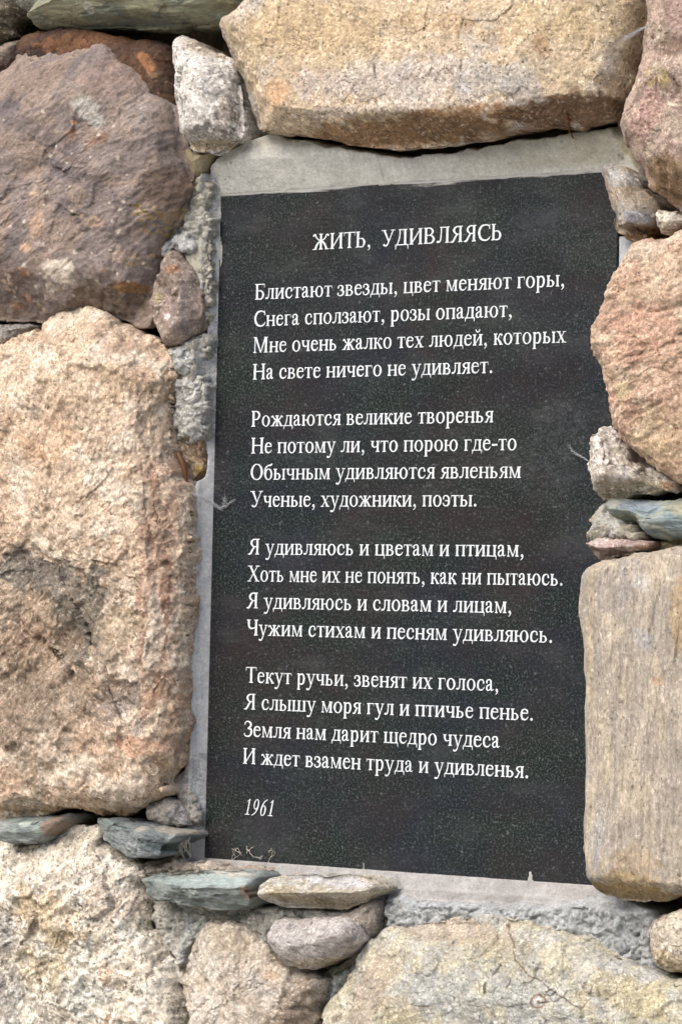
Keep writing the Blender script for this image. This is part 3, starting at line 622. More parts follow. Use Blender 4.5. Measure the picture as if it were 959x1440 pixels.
stone(W_, 'small white speckled granite block beside the plaque corner', [(247, 58), (252, 53), (262, 54), (284, 62), (302, 72), (322, 84), (334, 100), (341, 122), (342, 150), (344, 180), (340, 196), (326, 202), (316, 210), (300, 216), (282, 215), (268, 210), (262, 200), (257, 190), (257, 160), (252, 145), (252, 110), (248, 85)],
      z=30, H=34, bw=30, k=1.5, mat='white', cols=((210, 204, 196), (192, 186, 178), (222, 217, 208)), seed=6, low=(3, 60), mid=(1.8, 16), center=(292, 135),
      facets=[[(335, 110, 2), (340, 190, -4), (312, 150, 30)], [(256, 56, 14), (330, 98, 8), (290, 90, 28)], [(262, 200, 4), (326, 202, 2), (296, 186, 26)]],
      spots=[(296, 72, 34, 9, 26, (176, 156, 130), .6), (330, 170, 8, 30, 0, (134, 116, 100), .55), (296, 205, 30, 8, 0, (198, 176, 140), .8)])
stone(W_, 'small tan stone tucked under the white granite block', [(266, 208), (284, 214), (302, 212), (304, 218), (294, 232), (288, 246), (276, 256), (268, 246), (264, 228)], z=14, H=14, bw=14, mat='mortar', cols=((170, 158, 126), (150, 138, 110)), seed=7)
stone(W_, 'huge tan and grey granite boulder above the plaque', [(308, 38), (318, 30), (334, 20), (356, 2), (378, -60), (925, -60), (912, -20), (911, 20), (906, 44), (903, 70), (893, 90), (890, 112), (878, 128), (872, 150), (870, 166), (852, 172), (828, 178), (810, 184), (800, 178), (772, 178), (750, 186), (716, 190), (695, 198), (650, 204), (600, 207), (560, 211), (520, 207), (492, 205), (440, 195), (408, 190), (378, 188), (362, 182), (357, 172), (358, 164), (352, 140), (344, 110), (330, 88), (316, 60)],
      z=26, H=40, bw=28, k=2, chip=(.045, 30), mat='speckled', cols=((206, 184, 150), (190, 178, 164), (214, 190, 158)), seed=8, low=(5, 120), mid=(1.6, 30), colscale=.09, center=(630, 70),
      facets=[[(378, 200, 0), (700, 206, 0), (540, 156, 40)], [(700, 204, 0), (865, 176, -4), (790, 136, 40)], [(310, 40, 6), (362, 175, 4), (368, 140, 36)]],
      dents=[(450, 60, 60, -3), (740, 100, 50, 3)],
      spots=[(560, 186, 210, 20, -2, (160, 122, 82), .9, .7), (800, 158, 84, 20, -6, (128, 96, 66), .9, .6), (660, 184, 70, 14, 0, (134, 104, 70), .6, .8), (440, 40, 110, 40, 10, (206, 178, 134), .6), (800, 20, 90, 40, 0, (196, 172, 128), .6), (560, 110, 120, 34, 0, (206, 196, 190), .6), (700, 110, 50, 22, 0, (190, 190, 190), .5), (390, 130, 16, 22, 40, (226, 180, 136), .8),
             (760, 62, 18, 9, 70, (160, 124, 86), .55), (836, 108, 12, 8, 0, (138, 112, 78), .6), (460, 120, 60, 22, 15, (214, 196, 184), .5), (356, 150, 9, 26, -20, (160, 152, 142), .9), (335, 95, 10, 40, -28, (150, 136, 118), .8), (620, 30, 60, 14, 10, (190, 158, 118), .5), (700, 50, 30, 14, 0, (172, 140, 104), .4), (545, 150, 150, 8, 0, (224, 208, 192), .6)])
stone(W_, 'pink-brown boulder in the top right corner', [(913, -60), (1040, -60), (1040, 310), (985, 305), (959, 296), (935, 282), (918, 268), (906, 250), (896, 232), (886, 210), (879, 185), (878, 158), (884, 140), (896, 120), (900, 100), (908, 78), (912, 50), (912, 20)],
      z=50, H=34, bw=34, k=1.9, mat='pink', cols=((194, 168, 152), (176, 152, 138), (204, 182, 162)), seed=9, low=(5, 60), mid=(2.4, 22), center=(960, 150),
      facets=[[(896, 232, 0), (959, 294, -6), (950, 230, 42)]], dents=[(930, 60, 20, -5), (940, 110, 20, 4)],
      spots=[(915, 150, 20, 30, 0, (200, 156, 144), .6), (940, 120, 16, 10, 10, (140, 120, 100), .6), (945, 62, 24, 12, 0, (122, 96, 78), .7), (940, 250, 40, 30, 30, (150, 118, 70), .7), (900, 175, 14, 30, 0, (200, 160, 148), .6), (950, 20, 20, 30, 0, (170, 134, 128), .6), (955, 285, 40, 10, 30, (92, 70, 44), .6)],
      lichen=[((910, 96, 948, 124), 34, 1.2, 3, (190, 168, 104), .85)])
# --- right column
stone(W_, 'small grey and tan wedge overlapping the plaque at the upper right', [(847, 244), (850, 236), (860, 232), (880, 234), (888, 240), (897, 250), (905, 262), (918, 276), (928, 290), (930, 305), (925, 322), (912, 330), (900, 344), (888, 338), (876, 332), (866, 328), (859, 318), (860, 304), (858, 286), (852, 268), (848, 256)],
      z=26, H=28, bw=22, k=1.5, mat='grey', cols=((178, 170, 160), (162, 156, 150), (190, 172, 150)), seed=10, low=(2, 30), mid=(1.8, 14), center=(885, 285), grain=(-60, 2.5, .5),
      facets=[[(860, 318, 10), (922, 322, 2), (890, 316, 24)], [(890, 240, 14), (930, 300, 0), (902, 290, 22)], [(848, 244, 4), (860, 300, 4), (864, 270, 20)]],
      spots=[(872, 250, 16, 10, 20, (204, 204, 202), .7), (900, 332, 36, 12, -8, (132, 98, 58), .95, .3), (865, 318, 9, 9, 0, (140, 124, 92), .7), (905, 280, 16, 26, -40, (140, 122, 98), .5), (856, 275, 5, 26, -12, (188, 158, 130), .7), (895, 305, 16, 8, 0, (178, 182, 194), .6)])
stone(W_, 'small whitish chip between the wedge and the pink boulders', [(921, 302), (926, 296), (934, 297), (945, 298), (975, 303), (1000, 310), (990, 320), (959, 321), (944, 328), (934, 331), (928, 328), (926, 316)],
      z=34, H=14, bw=14, mat='white', cols=((206, 196, 180), (190, 172, 150), (214, 210, 204)), seed=11, low=(2, 30))
stone(W_, 'large pinkish-tan flaky boulder at the right of the plaque', [(1040, 318), (985, 318), (959, 326), (950, 335), (935, 338), (918, 336), (904, 342), (890, 352), (878, 366), (868, 384), (860, 400), (853, 418), (848, 436), (840, 450), (836, 468), (836, 492), (840, 506), (848, 518), (852, 536), (856, 552), (862, 566), (864, 582), (867, 594), (872, 606), (880, 622), (890, 632), (904, 642), (918, 652), (930, 660), (944, 672), (959, 680), (990, 692), (1040, 700)],
      z=34, H=36, bw=26, k=2, chip=(.10, 20), mat='pink', cols=((214, 180, 152), (204, 166, 142), (220, 194, 166)), seed=12, low=(4, 90), mid=(2.2, 14), billow=(.9, 10), fine=(.9, 4), center=(950, 500), grain=(18, 2.0, .4), colscale=.04,
      cracks=[([(880, 590), (920, 575), (959, 560)], 2, 2.5), ([(870, 510), (910, 500), (959, 480)], 2, 1.6), ([(890, 430), (930, 440), (970, 430)], 2.5, 2), ([(905, 620), (940, 600), (980, 605)], 2, 2.5)],
      spots=[(930, 640, 50, 18, 20, (204, 174, 134), .6), (875, 548, 12, 14, 0, (190, 176, 128), .6), (900, 470, 40, 40, 0, (214, 162, 136), .5), (880, 400, 30, 30, 0, (220, 180, 148), .5), (905, 350, 40, 10, -20, (224, 204, 180), .7), (950, 600, 50, 30, 0, (208, 180, 140), .5)])
stone(W_, 'speckled triangular stone overlapping the plaque at mid right', [(831, 612), (834, 605), (842, 608), (845, 600), (849, 597), (858, 598), (866, 608), (872, 620), (882, 634), (892, 646), (904, 655), (920, 664), (934, 672), (946, 678), (950, 684), (940, 690), (922, 694), (902, 697), (880, 702), (862, 705), (850, 706), (842, 698), (836, 690), (832, 675), (830, 662), (827, 655), (830, 640)],
      z=30, H=32, bw=26, k=1.5, mat='white', cols=((206, 196, 182), (188, 176, 160), (214, 206, 198)), seed=13, low=(2, 40), mid=(2.6, 11), fine=(1, 4), center=(868, 662),
      facets=[[(840, 700, 0), (940, 692, -4), (880, 670, 26)], [(850, 598, 4), (900, 656, 2), (862, 650, 28)]],
      spots=[(880, 690, 60, 14, -4, (160, 144, 112), .7), (846, 660, 14, 12, 0, (160, 142, 112), .5), (940, 684, 10, 7, 0, (188, 136, 86), .7)])
stone(W_, 'blue-green slate stone at the right edge below the triangular stone', [(853, 716), (858, 705), (866, 701), (884, 703), (905, 706), (925, 706), (938, 704), (959, 700), (1000, 696), (1040, 700), (1040, 756), (990, 762), (959, 759), (940, 760), (920, 757), (908, 750), (900, 742), (893, 733), (880, 735), (868, 733), (856, 728)],
      z=24, H=30, bw=24, k=1.6, mat='slate', cols=((158, 172, 170), (136, 156, 162), (176, 180, 164)), seed=14, low=(2, 40), mid=(2.2, 16), grain=(-8, 3, .8), center=(935, 730),
      cracks=[([(856, 722), (880, 728), (896, 733)], 3, 4), ([(895, 732), (920, 722), (959, 720)], 2, 2), ([(905, 742), (940, 736), (980, 738)], 1.6, 1.6)],
      spots=[(862, 708, 9, 7, 0, (196, 196, 188), .8), (876, 728, 20, 7, 0, (118, 122, 98), .8), (900, 712, 30, 8, 8, (140, 158, 178), .6), (955, 715, 26, 8, 10, (178, 174, 140), .6)])
stone(W_, 'crumbly pale mortar lump under the blue-green slate', [(833, 732), (838, 722), (848, 717), (854, 708), (862, 712), (868, 726), (880, 732), (892, 738), (904, 750), (907, 758), (896, 762), (870, 762), (842, 762), (830, 756), (828, 748), (834, 742)],
      z=22, H=18, bw=12, mat='crumb', cols=((196, 190, 172), (180, 172, 150), (206, 204, 196)), seed=15, crumb=(4.5, 7), low=(2, 20), name='mortar_lump', center=(860, 742))
stone(W_, 'pinkish flat chip overlapping the plaque above the tall stone', [(819, 764), (823, 761), (830, 756), (846, 752), (866, 756), (885, 758), (905, 762), (918, 764), (914, 770), (900, 776), (882, 780), (866, 785), (852, 788), (838, 786), (829, 776)],
      z=32, H=16, bw=13, k=1.5, mat='grey', cols=((188, 162, 154), (172, 148, 140), (196, 178, 170)), seed=16, low=(1, 30), mid=(1, 12), center=(866, 770),
      facets=[[(826, 772, 2), (900, 778, -3), (862, 774, 14)]], spots=[(856, 784, 30, 6, -6, (112, 88, 66), .85), (830, 770, 8, 5, 30, (150, 118, 98), .7), (906, 768, 12, 6, -10, (140, 96, 68), .6)])
stone(W_, 'tall banded tan and grey block at the lower right', [(820, 842), (824, 832), (823, 815), (826, 804), (836, 796), (852, 788), (880, 784), (900, 776), (930, 772), (959, 768), (1040, 764), (1040, 1268), (985, 1262), (959, 1260), (945, 1266), (920, 1268), (885, 1266), (862, 1260), (846, 1257), (836, 1246), (831, 1228), (829, 1206), (827, 1182), (828, 1160), (829, 1130), (828, 1104), (830, 1070), (828, 1040), (828, 1000), (830, 960), (826, 935), (827, 905), (822, 885), (819, 866)],
      z=36, H=28, bw=13, k=2, chip=(.06, 20), mat='gneiss', cols=((184, 172, 156), (170, 164, 156), (196, 182, 160)), seed=17, low=(3.5, 120), mid=(1.4, 14), fine=(.7, 4), grain=(90, 5, .7), colscale=.05, cstretch=(90, 3), center=(935, 1010), soft=4,
      facets=[[(836, 1262, -4), (960, 1276, -6), (900, 1244, 26)]],
      spots=[(900, 1256, 80, 10, 3, (150, 122, 68), .75), (886, 1215, 24, 30, 60, (196, 170, 132), .5), (848, 860, 8, 60, 0, (206, 190, 172), .5), (836, 1190, 8, 40, 0, (184, 182, 182), .5), (924, 958, 7, 6, 0, (206, 164, 122), .6), (955, 860, 12, 60, 0, (190, 160, 112), .6), (905, 900, 14, 14, 0, (196, 196, 200), .5), (860, 830, 30, 30, 0, (170, 162, 158), .5), (955, 1100, 16, 60, 0, (172, 162, 150), .5), (900, 820, 14, 8, 60, (210, 206, 202), .5), (830, 900, 5, 90, 0, (200, 180, 150), .6), (880, 1240, 40, 14, 0, (190, 160, 100), .5)])
# --- left column
stone(W_, 'slim purple-brown stone wedged left of the plaque', [(244, 352), (250, 352), (256, 358), (262, 370), (272, 384), (277, 398), (282, 410), (284, 424), (286, 440), (282, 455), (276, 468), (264, 478), (256, 484), (244, 486), (234, 484), (228, 470), (220, 460), (215, 438), (214, 426), (219, 412), (220, 398), (226, 384), (232, 370), (238, 360)],
      z=22, H=26, bw=18, k=1.4, mat='grey', cols=((160, 140, 128), (142, 124, 114), (168, 150, 138)), seed=18, low=(2, 30), mid=(1.4, 14), center=(249, 425), soft=3,
      facets=[[(249, 355, 22), (252, 480, 22), (285, 425, -2)], [(249, 355, 22), (252, 480, 22), (214, 430, 8)]],
      spots=[(240, 378, 10, 7, 0, (176, 128, 84), .7), (235, 446, 4, 5, 0, (236, 232, 226), .9), (222, 418, 8, 6, 60, (196, 180, 132), .6), (265, 440, 12, 40, 0, (134, 122, 122), .45), (240, 470, 8, 8, 0, (186, 170, 146), .5)])
stone(W_, 'small grey sliver at the left edge under the purple boulder', [(-70, 452), (0, 454), (30, 453), (52, 454), (63, 458), (52, 466), (40, 472), (20, 480), (5, 486), (-70, 496)], z=14, H=14, bw=14, mat='grey', cols=((160, 154, 150), (142, 136, 134)), seed=19)
stone(W_, 'huge tan granite boulder filling the left side', [(-70, 495), (0, 488), (16, 482), (36, 470), (52, 466), (68, 458), (76, 448), (84, 438), (100, 432), (122, 427), (138, 432), (152, 440), (164, 448), (182, 456), (192, 464), (212, 470), (226, 480), (234, 492), (244, 505), (247, 530), (246, 552), (243, 590), (246, 615), (250, 640), (262, 668), (271, 700), (274, 720), (272, 760), (271, 800), (270, 850), (268, 890), (264, 920), (266, 960), (266, 1000), (262, 1040), (258, 1075), (246, 1086), (238, 1096), (244, 1112), (234, 1122), (214, 1128), (196, 1138), (178, 1146), (160, 1146), (140, 1144), (120, 1140), (100, 1134), (88, 1140), (70, 1148), (40, 1150), (0, 1156), (-70, 1164)],
      z=24, H=42, bw=32, k=2, chip=(.105, 34), mat='tan', cols=tan, seed=20, low=(6, 110), mid=(2.8, 24), fine=(1.2, 5), billow=(1.0, 14), center=(110, 790), colscale=.06,
      zones=[(90, 900, 130, 110, 3.4, 30), (150, 1010, 90, 90, 2.6, 24), (50, 1080, 90, 60, 2.4, 24), (120, 560, 110, 60, 1.5, 26)],
      facets=[[(202, 500, 42), (218, 1000, 42), (274, 760, 6)], [(0, 1160, -4), (180, 1150, -6), (100, 1118, 38)], [(0, 486, 10), (122, 428, 10), (100, 500, 42)], [(160, 440, 6), (244, 510, 6), (190, 530, 42)]],
      dents=[(60, 880, 70, -10), (120, 900, 50, -8), (30, 800, 30, -4), (30, 960, 50, -7), (150, 990, 40, -7), (60, 1040, 40, 6), (190, 620, 36, 4), (100, 620, 80, 3), (50, 1100, 22, -6), (210, 950, 12, 5), (110, 1095, 24, 6), (195, 960, 24, -7), (150, 840, 26, -6), (90, 800, 30, -4)],
      ledges=[([(0, 785), (40, 768), (90, 790), (130, 800), (150, 850)], 26, 5), ([(228, 950), (205, 990), (180, 1020)], 16, 6), ([(140, 1085), (125, 1110), (100, 1128)], 14, 5), ([(20, 860), (50, 890), (100, 925), (120, 960)], 22, 6)],
      cracks=[([(205, 500), (200, 580), (212, 660), (214, 740), (222, 820), (228, 900)], 3.5, 3.5), ([(0, 960), (30, 940), (60, 950)], 2.5, 3)],
      spots=[(70, 880, 130, 120, 10, (160, 138, 114), .7, .6), (56, 806, 84, 32, 8, (124, 118, 110), .85, .7), (122, 875, 40, 76, 12, (124, 116, 104), .85, .7), (50, 900, 60, 26, 0, (156, 128, 104), .5, .8), (30, 1000, 60, 50, 0, (136, 120, 104), .75, .8), (170, 985, 40, 26, -40, (132, 122, 116), .75, .8), (205, 1025, 20, 30, 20, (146, 138, 134), .7, .7), (60, 985, 100, 70, 0, (146, 128, 108), .6, .8), (245, 820, 22, 200, 0, (170, 136, 114), .7, .6), (250, 1010, 16, 100, 0, (176, 142, 112), .6), (224, 870, 7, 90, 3, (140, 100, 78), .6, .8), (210, 900, 10, 60, 4, (228, 214, 194), .6), (205, 1040, 10, 50, 14, (226, 206, 180), .6),
             (216, 700, 5, 60, 0, (176, 124, 90), .5), (196, 540, 40, 24, 20, (178, 144, 112), .5), (60, 620, 60, 40, 0, (218, 178, 142), .6), (130, 540, 70, 30, 0, (206, 178, 144), .5), (200, 712, 20, 20, 0, (150, 140, 124), .5), (188, 1050, 26, 16, 0, (214, 160, 124), .55), (50, 1105, 24, 12, 0, (130, 112, 90), .7), (170, 880, 36, 30, 0, (176, 156, 124), .5), (100, 1140, 120, 8, 0, (170, 140, 92), .6)])
stone(W_, 'small layered brown stone in the gap left of the plaque', [(247, 620), (252, 614), (270, 612), (285, 612), (286, 626), (284, 640), (288, 650), (284, 664), (276, 672), (266, 680), (258, 672), (250, 655), (246, 640)],
      z=10, H=12, bw=4, k=3, smooth=0, mat='grey', cols=((176, 152, 120), (150, 124, 94), (190, 174, 152)), seed=21, grain=(-58, 4, 2.2), low=(1.5, 16), mid=(2.2, 9), facets=[[(250, 620, 12), (276, 612, 12), (262, 680, -4)]], spots=[(280, 660, 7, 8, 0, (178, 146, 60), .7)])
# --- small stones under the left boulder
stone(W_, 'dark brown chip at the left edge beside the small green slate', [(-40, 1158), (0, 1156), (9, 1158), (7, 1176), (2, 1182), (-40, 1186)], z=10, H=14, bw=12, mat='rust', cols=((112, 92, 74), (92, 76, 62)), seed=22)
stone(W_, 'small green slate chip at the lower left edge', [(8, 1176), (9, 1160), (12, 1152), (30, 1149), (52, 1148), (76, 1149), (98, 1144), (104, 1146), (100, 1158), (90, 1170), (74, 1182), (60, 1186), (40, 1184), (22, 1187), (14, 1184)], smooth=0,
      z=32, H=24, bw=5, k=3, mat='slate', cols=((146, 154, 150), (126, 136, 134), (160, 168, 162)), seed=23, grain=(-2, 4, 1.0), center=(46, 1167), low=(1, 30), mid=(1, 10), soft=3,
      facets=[[(12, 1150, 2), (90, 1147, 0), (50, 1156, 24)], [(76, 1150, 24), (78, 1182, 22), (102, 1150, 4)]], spots=[(36, 1159, 10, 6, 0, (188, 202, 190), .8), (52, 1166, 6, 6, 0, (180, 196, 184), .6), (20, 1170, 6, 5, 0, (176, 192, 180), .6), (92, 1162, 15, 18, 10, (150, 126, 108), .85, .5)])
stone(W_, 'dark green slate with a pointed left end below the left boulder', [(134, 1152), (140, 1149), (160, 1150), (180, 1151), (196, 1156), (214, 1158), (232, 1163), (250, 1166), (268, 1170), (271, 1176), (262, 1182), (252, 1190), (246, 1202), (226, 1205), (200, 1206), (184, 1202), (172, 1194), (160, 1188), (148, 1184), (142, 1174), (138, 1162)], smooth=0,
      z=34, H=30, bw=5, k=3, mat='slate', cols=((126, 134, 136), (104, 114, 116), (146, 154, 152)), seed=24, grain=(-12, 4, 1.2), center=(205, 1182), low=(1, 30), mid=(1.4, 12), soft=3,
      facets=[[(145, 1150, 6), (262, 1167, 2), (205, 1170, 28)], [(206, 1168, 30), (190, 1206, 20), (145, 1165, 6)], [(206, 1168, 28), (196, 1206, 24), (250, 1180, 24)]],
      cracks=[([(200, 1168), (196, 1185), (188, 1204)], 1.2, 1.5)], spots=[(200, 1166, 8, 4, 0, (196, 186, 170), .8), (240, 1168, 28, 3, 6, (176, 166, 150), .7), (220, 1190, 24, 10, 0, (74, 90, 92), .6), (160, 1160, 20, 6, 20, (140, 156, 154), .5)])
stone(W_, 'small round grey stone between the left boulder and the plaque', [(208, 1142), (212, 1130), (226, 1122), (240, 1116), (250, 1122), (262, 1134), (268, 1150), (270, 1164), (256, 1166), (236, 1162), (222, 1158), (212, 1152)],
      z=18, H=18, bw=20, mat='grey', cols=((168, 160, 152), (150, 144, 138)), seed=25, spots=[(256, 1148, 12, 20, -30, (140, 140, 140), .8)])
# --- bottom
stone(W_, 'long pale green slate ledge under the lower left plaque corner', [(201, 1240), (206, 1232), (216, 1227), (240, 1225), (290, 1224), (340, 1224), (364, 1226), (374, 1232), (372, 1244), (372, 1262), (368, 1270), (356, 1276), (330, 1278), (300, 1277), (270, 1272), (240, 1266), (216, 1260), (208, 1252)], smooth=0,
      z=34, H=34, bw=5, k=3, mat='slate', cols=((136, 144, 140), (116, 126, 124), (150, 158, 152)), seed=26, grain=(-4, 5, 1.5), center=(288, 1250), low=(1, 40), mid=(1.6, 12), soft=2,
      facets=[[(206, 1230, -2), (370, 1227, -2), (290, 1247, 32)], [(230, 1250, 31), (340, 1252, 33), (300, 1278, 18)], [(215, 1240, 16), (240, 1245, 30), (230, 1262, 24)]], spots=[(290, 1234, 95, 9, 1, (182, 198, 194), .9, .3), (250, 1240, 60, 4, 3, (170, 186, 182), .6), (366, 1254, 5, 11, 0, (166, 130, 100), .7), (280, 1276, 90, 2.5, 3, (180, 190, 182), .8, .2), (330, 1228, 34, 4, 0, (206, 200, 188), .7), (240, 1229, 30, 3, 0, (206, 204, 190), .6)])
stone(W_, 'flat pale tan stone under the plaque beside the green ledge', [(374, 1252), (376, 1240), (386, 1232), (410, 1229), (440, 1229), (480, 1230), (510, 1232), (534, 1238), (545, 1246), (540, 1256), (524, 1264), (506, 1274), (484, 1280), (456, 1280), (430, 1276), (400, 1274), (382, 1268), (376, 1262)],
      z=32, H=30, bw=12, k=2.2, mat='grey', cols=((190, 180, 160), (172, 162, 142), (200, 196, 186)), seed=27, grain=(3, 4, .7), low=(1.5, 40), mid=(1.6, 14), center=(456, 1254), soft=4,
      facets=[[(378, 1236, 0), (530, 1236, 0), (456, 1252, 26)], [(390, 1272, 2), (520, 1270, 2), (456, 1258, 26)]],
      spots=[(470, 1238, 60, 8, 2, (204, 202, 204), .8), (400, 1258, 26, 10, 6, (170, 154, 116), .7), (455, 1270, 50, 7, 0, (176, 160, 128), .6), (398, 1266, 6, 5, 0, (120, 104, 80), .6)])
stone(W_, 'rounded lilac-grey cobble below the flat tan stone', [(378, 1322), (380, 1308), (388, 1298), (402, 1292), (430, 1290), (460, 1290), (488, 1288), (504, 1294), (512, 1304), (514, 1318), (506, 1330), (490, 1342), (470, 1352), (448, 1360), (424, 1363), (406, 1356), (392, 1342), (382, 1332)],
      z=36, H=30, bw=30, k=1.9, mat='grey', cols=((182, 174, 170), (168, 160, 158), (194, 188, 184)), seed=28, low=(2, 40), mid=(1.2, 14), center=(446, 1325), spots=[(440, 1354, 50, 8, -8, (170, 156, 124), .6)])
stone(W_, 'grey stone with a dark spot partly behind the lilac cobble', [(484, 1280), (500, 1276), (522, 1264), (538, 1264), (542, 1278), (538, 1296), (530, 1312), (518, 1324), (504, 1334), (490, 1338), (480, 1310)],
      z=20, H=26, bw=22, mat='grey', cols=((172, 160, 148), (156, 144, 134)), seed=29, spots=[(508, 1306, 8, 9, 0, (96, 100, 104), .85)])
stone(W_, 'tan-grey granite boulder at the bottom left of centre', [(256, 1366), (262, 1345), (275, 1322), (288, 1300), (298, 1294), (326, 1296), (350, 1306), (365, 1320), (384, 1332), (392, 1346), (410, 1360), (432, 1368), (448, 1372), (454, 1384), (450, 1410), (452, 1440), (446, 1510), (300, 1510), (285, 1450), (268, 1410), (256, 1390)],
      z=24, H=34, bw=16, k=2, chip=(.15, 30), smooth=0, mat='grey', cols=((196, 182, 164), (180, 166, 150), (208, 198, 184)), seed=30, low=(4, 60), mid=(2.2, 18), billow=(.8, 12), center=(350, 1400),
      facets=[[(400, 1440, 34), (424, 1372, 30), (456, 1420, -2)], [(300, 1296, 14), (392, 1340, 14), (330, 1370, 33)], [(258, 1370, 8), (290, 1298, 8), (310, 1360, 34)]],
      spots=[(430, 1420, 24, 40, 10, (140, 118, 92), .6), (320, 1320, 34, 18, 20, (196, 178, 150), .5), (400, 1350, 26, 12, 40, (186, 172, 150), .4), (378, 1370, 10, 8, 0, (190, 150, 110), .4)])
stone(W_, 'huge pale grey and tan granite boulder in the bottom left corner', [(-70, 1186), (0, 1184), (16, 1186), (60, 1188), (76, 1182), (98, 1164), (118, 1160), (136, 1160), (146, 1182), (172, 1200), (196, 1214), (214, 1222), (206, 1240), (214, 1262), (216, 1285), (214, 1308), (228, 1320), (238, 1336), (250, 1352), (254, 1368), (252, 1392), (262, 1412), (272, 1426), (284, 1470), (296, 1510), (-70, 1510)],
      z=24, H=36, bw=26, k=2, chip=(.15, 34), mat='white', cols=((216, 204, 184), (200, 190, 172), (226, 220, 206)), seed=31, low=(5, 90), mid=(2.6, 22), fine=(1.0, 5), billow=(1.6, 18), zones=[(90, 1330, 130, 110, 3.5, 24)], center=(105, 1330), colscale=.045,
      dents=[(110, 1330, 20, -4), (60, 1250, 40, 4), (150, 1300, 36, 4), (210, 1390, 30, 5), (20, 1380, 50, -5)],
      ledges=[([(100, 1250), (115, 1290), (125, 1330), (140, 1380)], 18, 4), ([(210, 1384), (185, 1390), (172, 1405)], 14, 5), ([(190, 1240), (200, 1270), (186, 1300)], 14, 4)],
      facets=[[(0, 1190, 4), (140, 1164, 2), (70, 1225, 34)], [(216, 1225, 2), (244, 1340, 0), (200, 1290, 34)]],
      spots=[(60, 1290, 60, 34, 20, (196, 168, 122), .6, .8), (60, 1360, 40, 40, 0, (192, 170, 124), .5, .8), (10, 1400, 34, 46, 0, (134, 132, 130), .6, .8), (5, 1310, 18, 30, 0, (150, 148, 146), .6, .8), (57, 1332, 5, 6, 0, (116, 118, 122), .7), (146, 1372, 7, 20, -10, (206, 164, 124), .55), (150, 1432, 8, 10, 0, (206, 160, 122), .55), (70, 1218, 80, 22, 0, (214, 198, 178), .6), (150, 1268, 40, 30, 20, (176, 156, 138), .5), (196, 1250, 8, 30, 10, (224, 210, 190), .6), (210, 1340, 24, 20, 0, (206, 192, 172), .5), (120, 1410, 30, 26, 0, (204, 208, 198), .5), (40, 1300, 12, 9, 0, (140, 134, 120), .5)])
LINES['huge grey-olive boulder along the bottom right'] = [([(712, 1300), (722, 1335), (724, 1350), (742, 1372), (760, 1380), (775, 1392), (790, 1402), (802, 1412), (815, 1418), (830, 1404), (832, 1385)], 1.2, (96, 70, 56), .8), ([(850, 1392), (858, 1400), (866, 1398)], 1.2, (104, 76, 60), .7)]
stone(W_, 'huge grey-olive boulder along the bottom right', [(470, 1510), (452, 1440), (458, 1420), (470, 1404), (478, 1388), (484, 1370), (500, 1348), (516, 1328), (530, 1312), (548, 1302), (570, 1304), (600, 1298), (640, 1292), (670, 1286), (700, 1286), (730, 1292), (752, 1300), (780, 1308), (810, 1318), (836, 1324), (860, 1340), (880, 1350), (905, 1360), (930, 1368), (959, 1374), (1040, 1382), (1040, 1510)],
      z=30, H=38, bw=34, k=2, mat='grey', cols=((192, 188, 174), (184, 183, 176), (198, 191, 166)), seed=32, low=(5, 100), mid=(2.0, 26), center=(740, 1410), colscale=.05,
      facets=[[(548, 1302, 2), (760, 1302, 2), (650, 1336, 34)], [(456, 1424, 0), (530, 1312, 0), (556, 1370, 36)]],
      spots=[(520, 1400, 36, 60, 20, (176, 156, 134), .6), (640, 1310, 90, 16, 0, (186, 164, 140), .6), (812, 1408, 18, 14, 20, (214, 202, 172), .85), (700, 1330, 60, 20, 0, (158, 148, 122), .5), (880, 1400, 60, 24, 10, (194, 178, 128), .55), (620, 1400, 60, 34, 0, (176, 180, 178), .6), (560, 1420, 30, 24, 0, (192, 176, 138), .5), (750, 1410, 60, 30, 0, (184, 186, 180), .5), (474, 1432, 8, 6, 0, (110, 90, 74), .7), (757, 1408, 4, 4, 0, (220, 212, 200), .9), (757, 1408, 2, 1.5, 0, (90, 74, 64), .9)],
      rings=[(757, 1408, 8.5, 1.5, (124, 84, 66), .85), (562, 1347, 8.5, 1.3, (150, 118, 96), .6)], lichen=[((600, 1330, 940, 1430), 10, 1.5, 3.5, (206, 180, 120), .5)])
stone(W_, 'small rounded tan cobble at the lower right edge', [(918, 1320), (918, 1304), (924, 1292), (938, 1284), (955, 1278), (980, 1270), (1010, 1274), (1030, 1300), (1020, 1345), (985, 1366), (955, 1364), (936, 1362), (924, 1350), (919, 1336)],
      z=30, H=30, bw=30, mat='white', cols=((196, 184, 164), (182, 168, 148)), seed=33, spots=[(935, 1350, 24, 12, 30, (190, 164, 116), .6)])

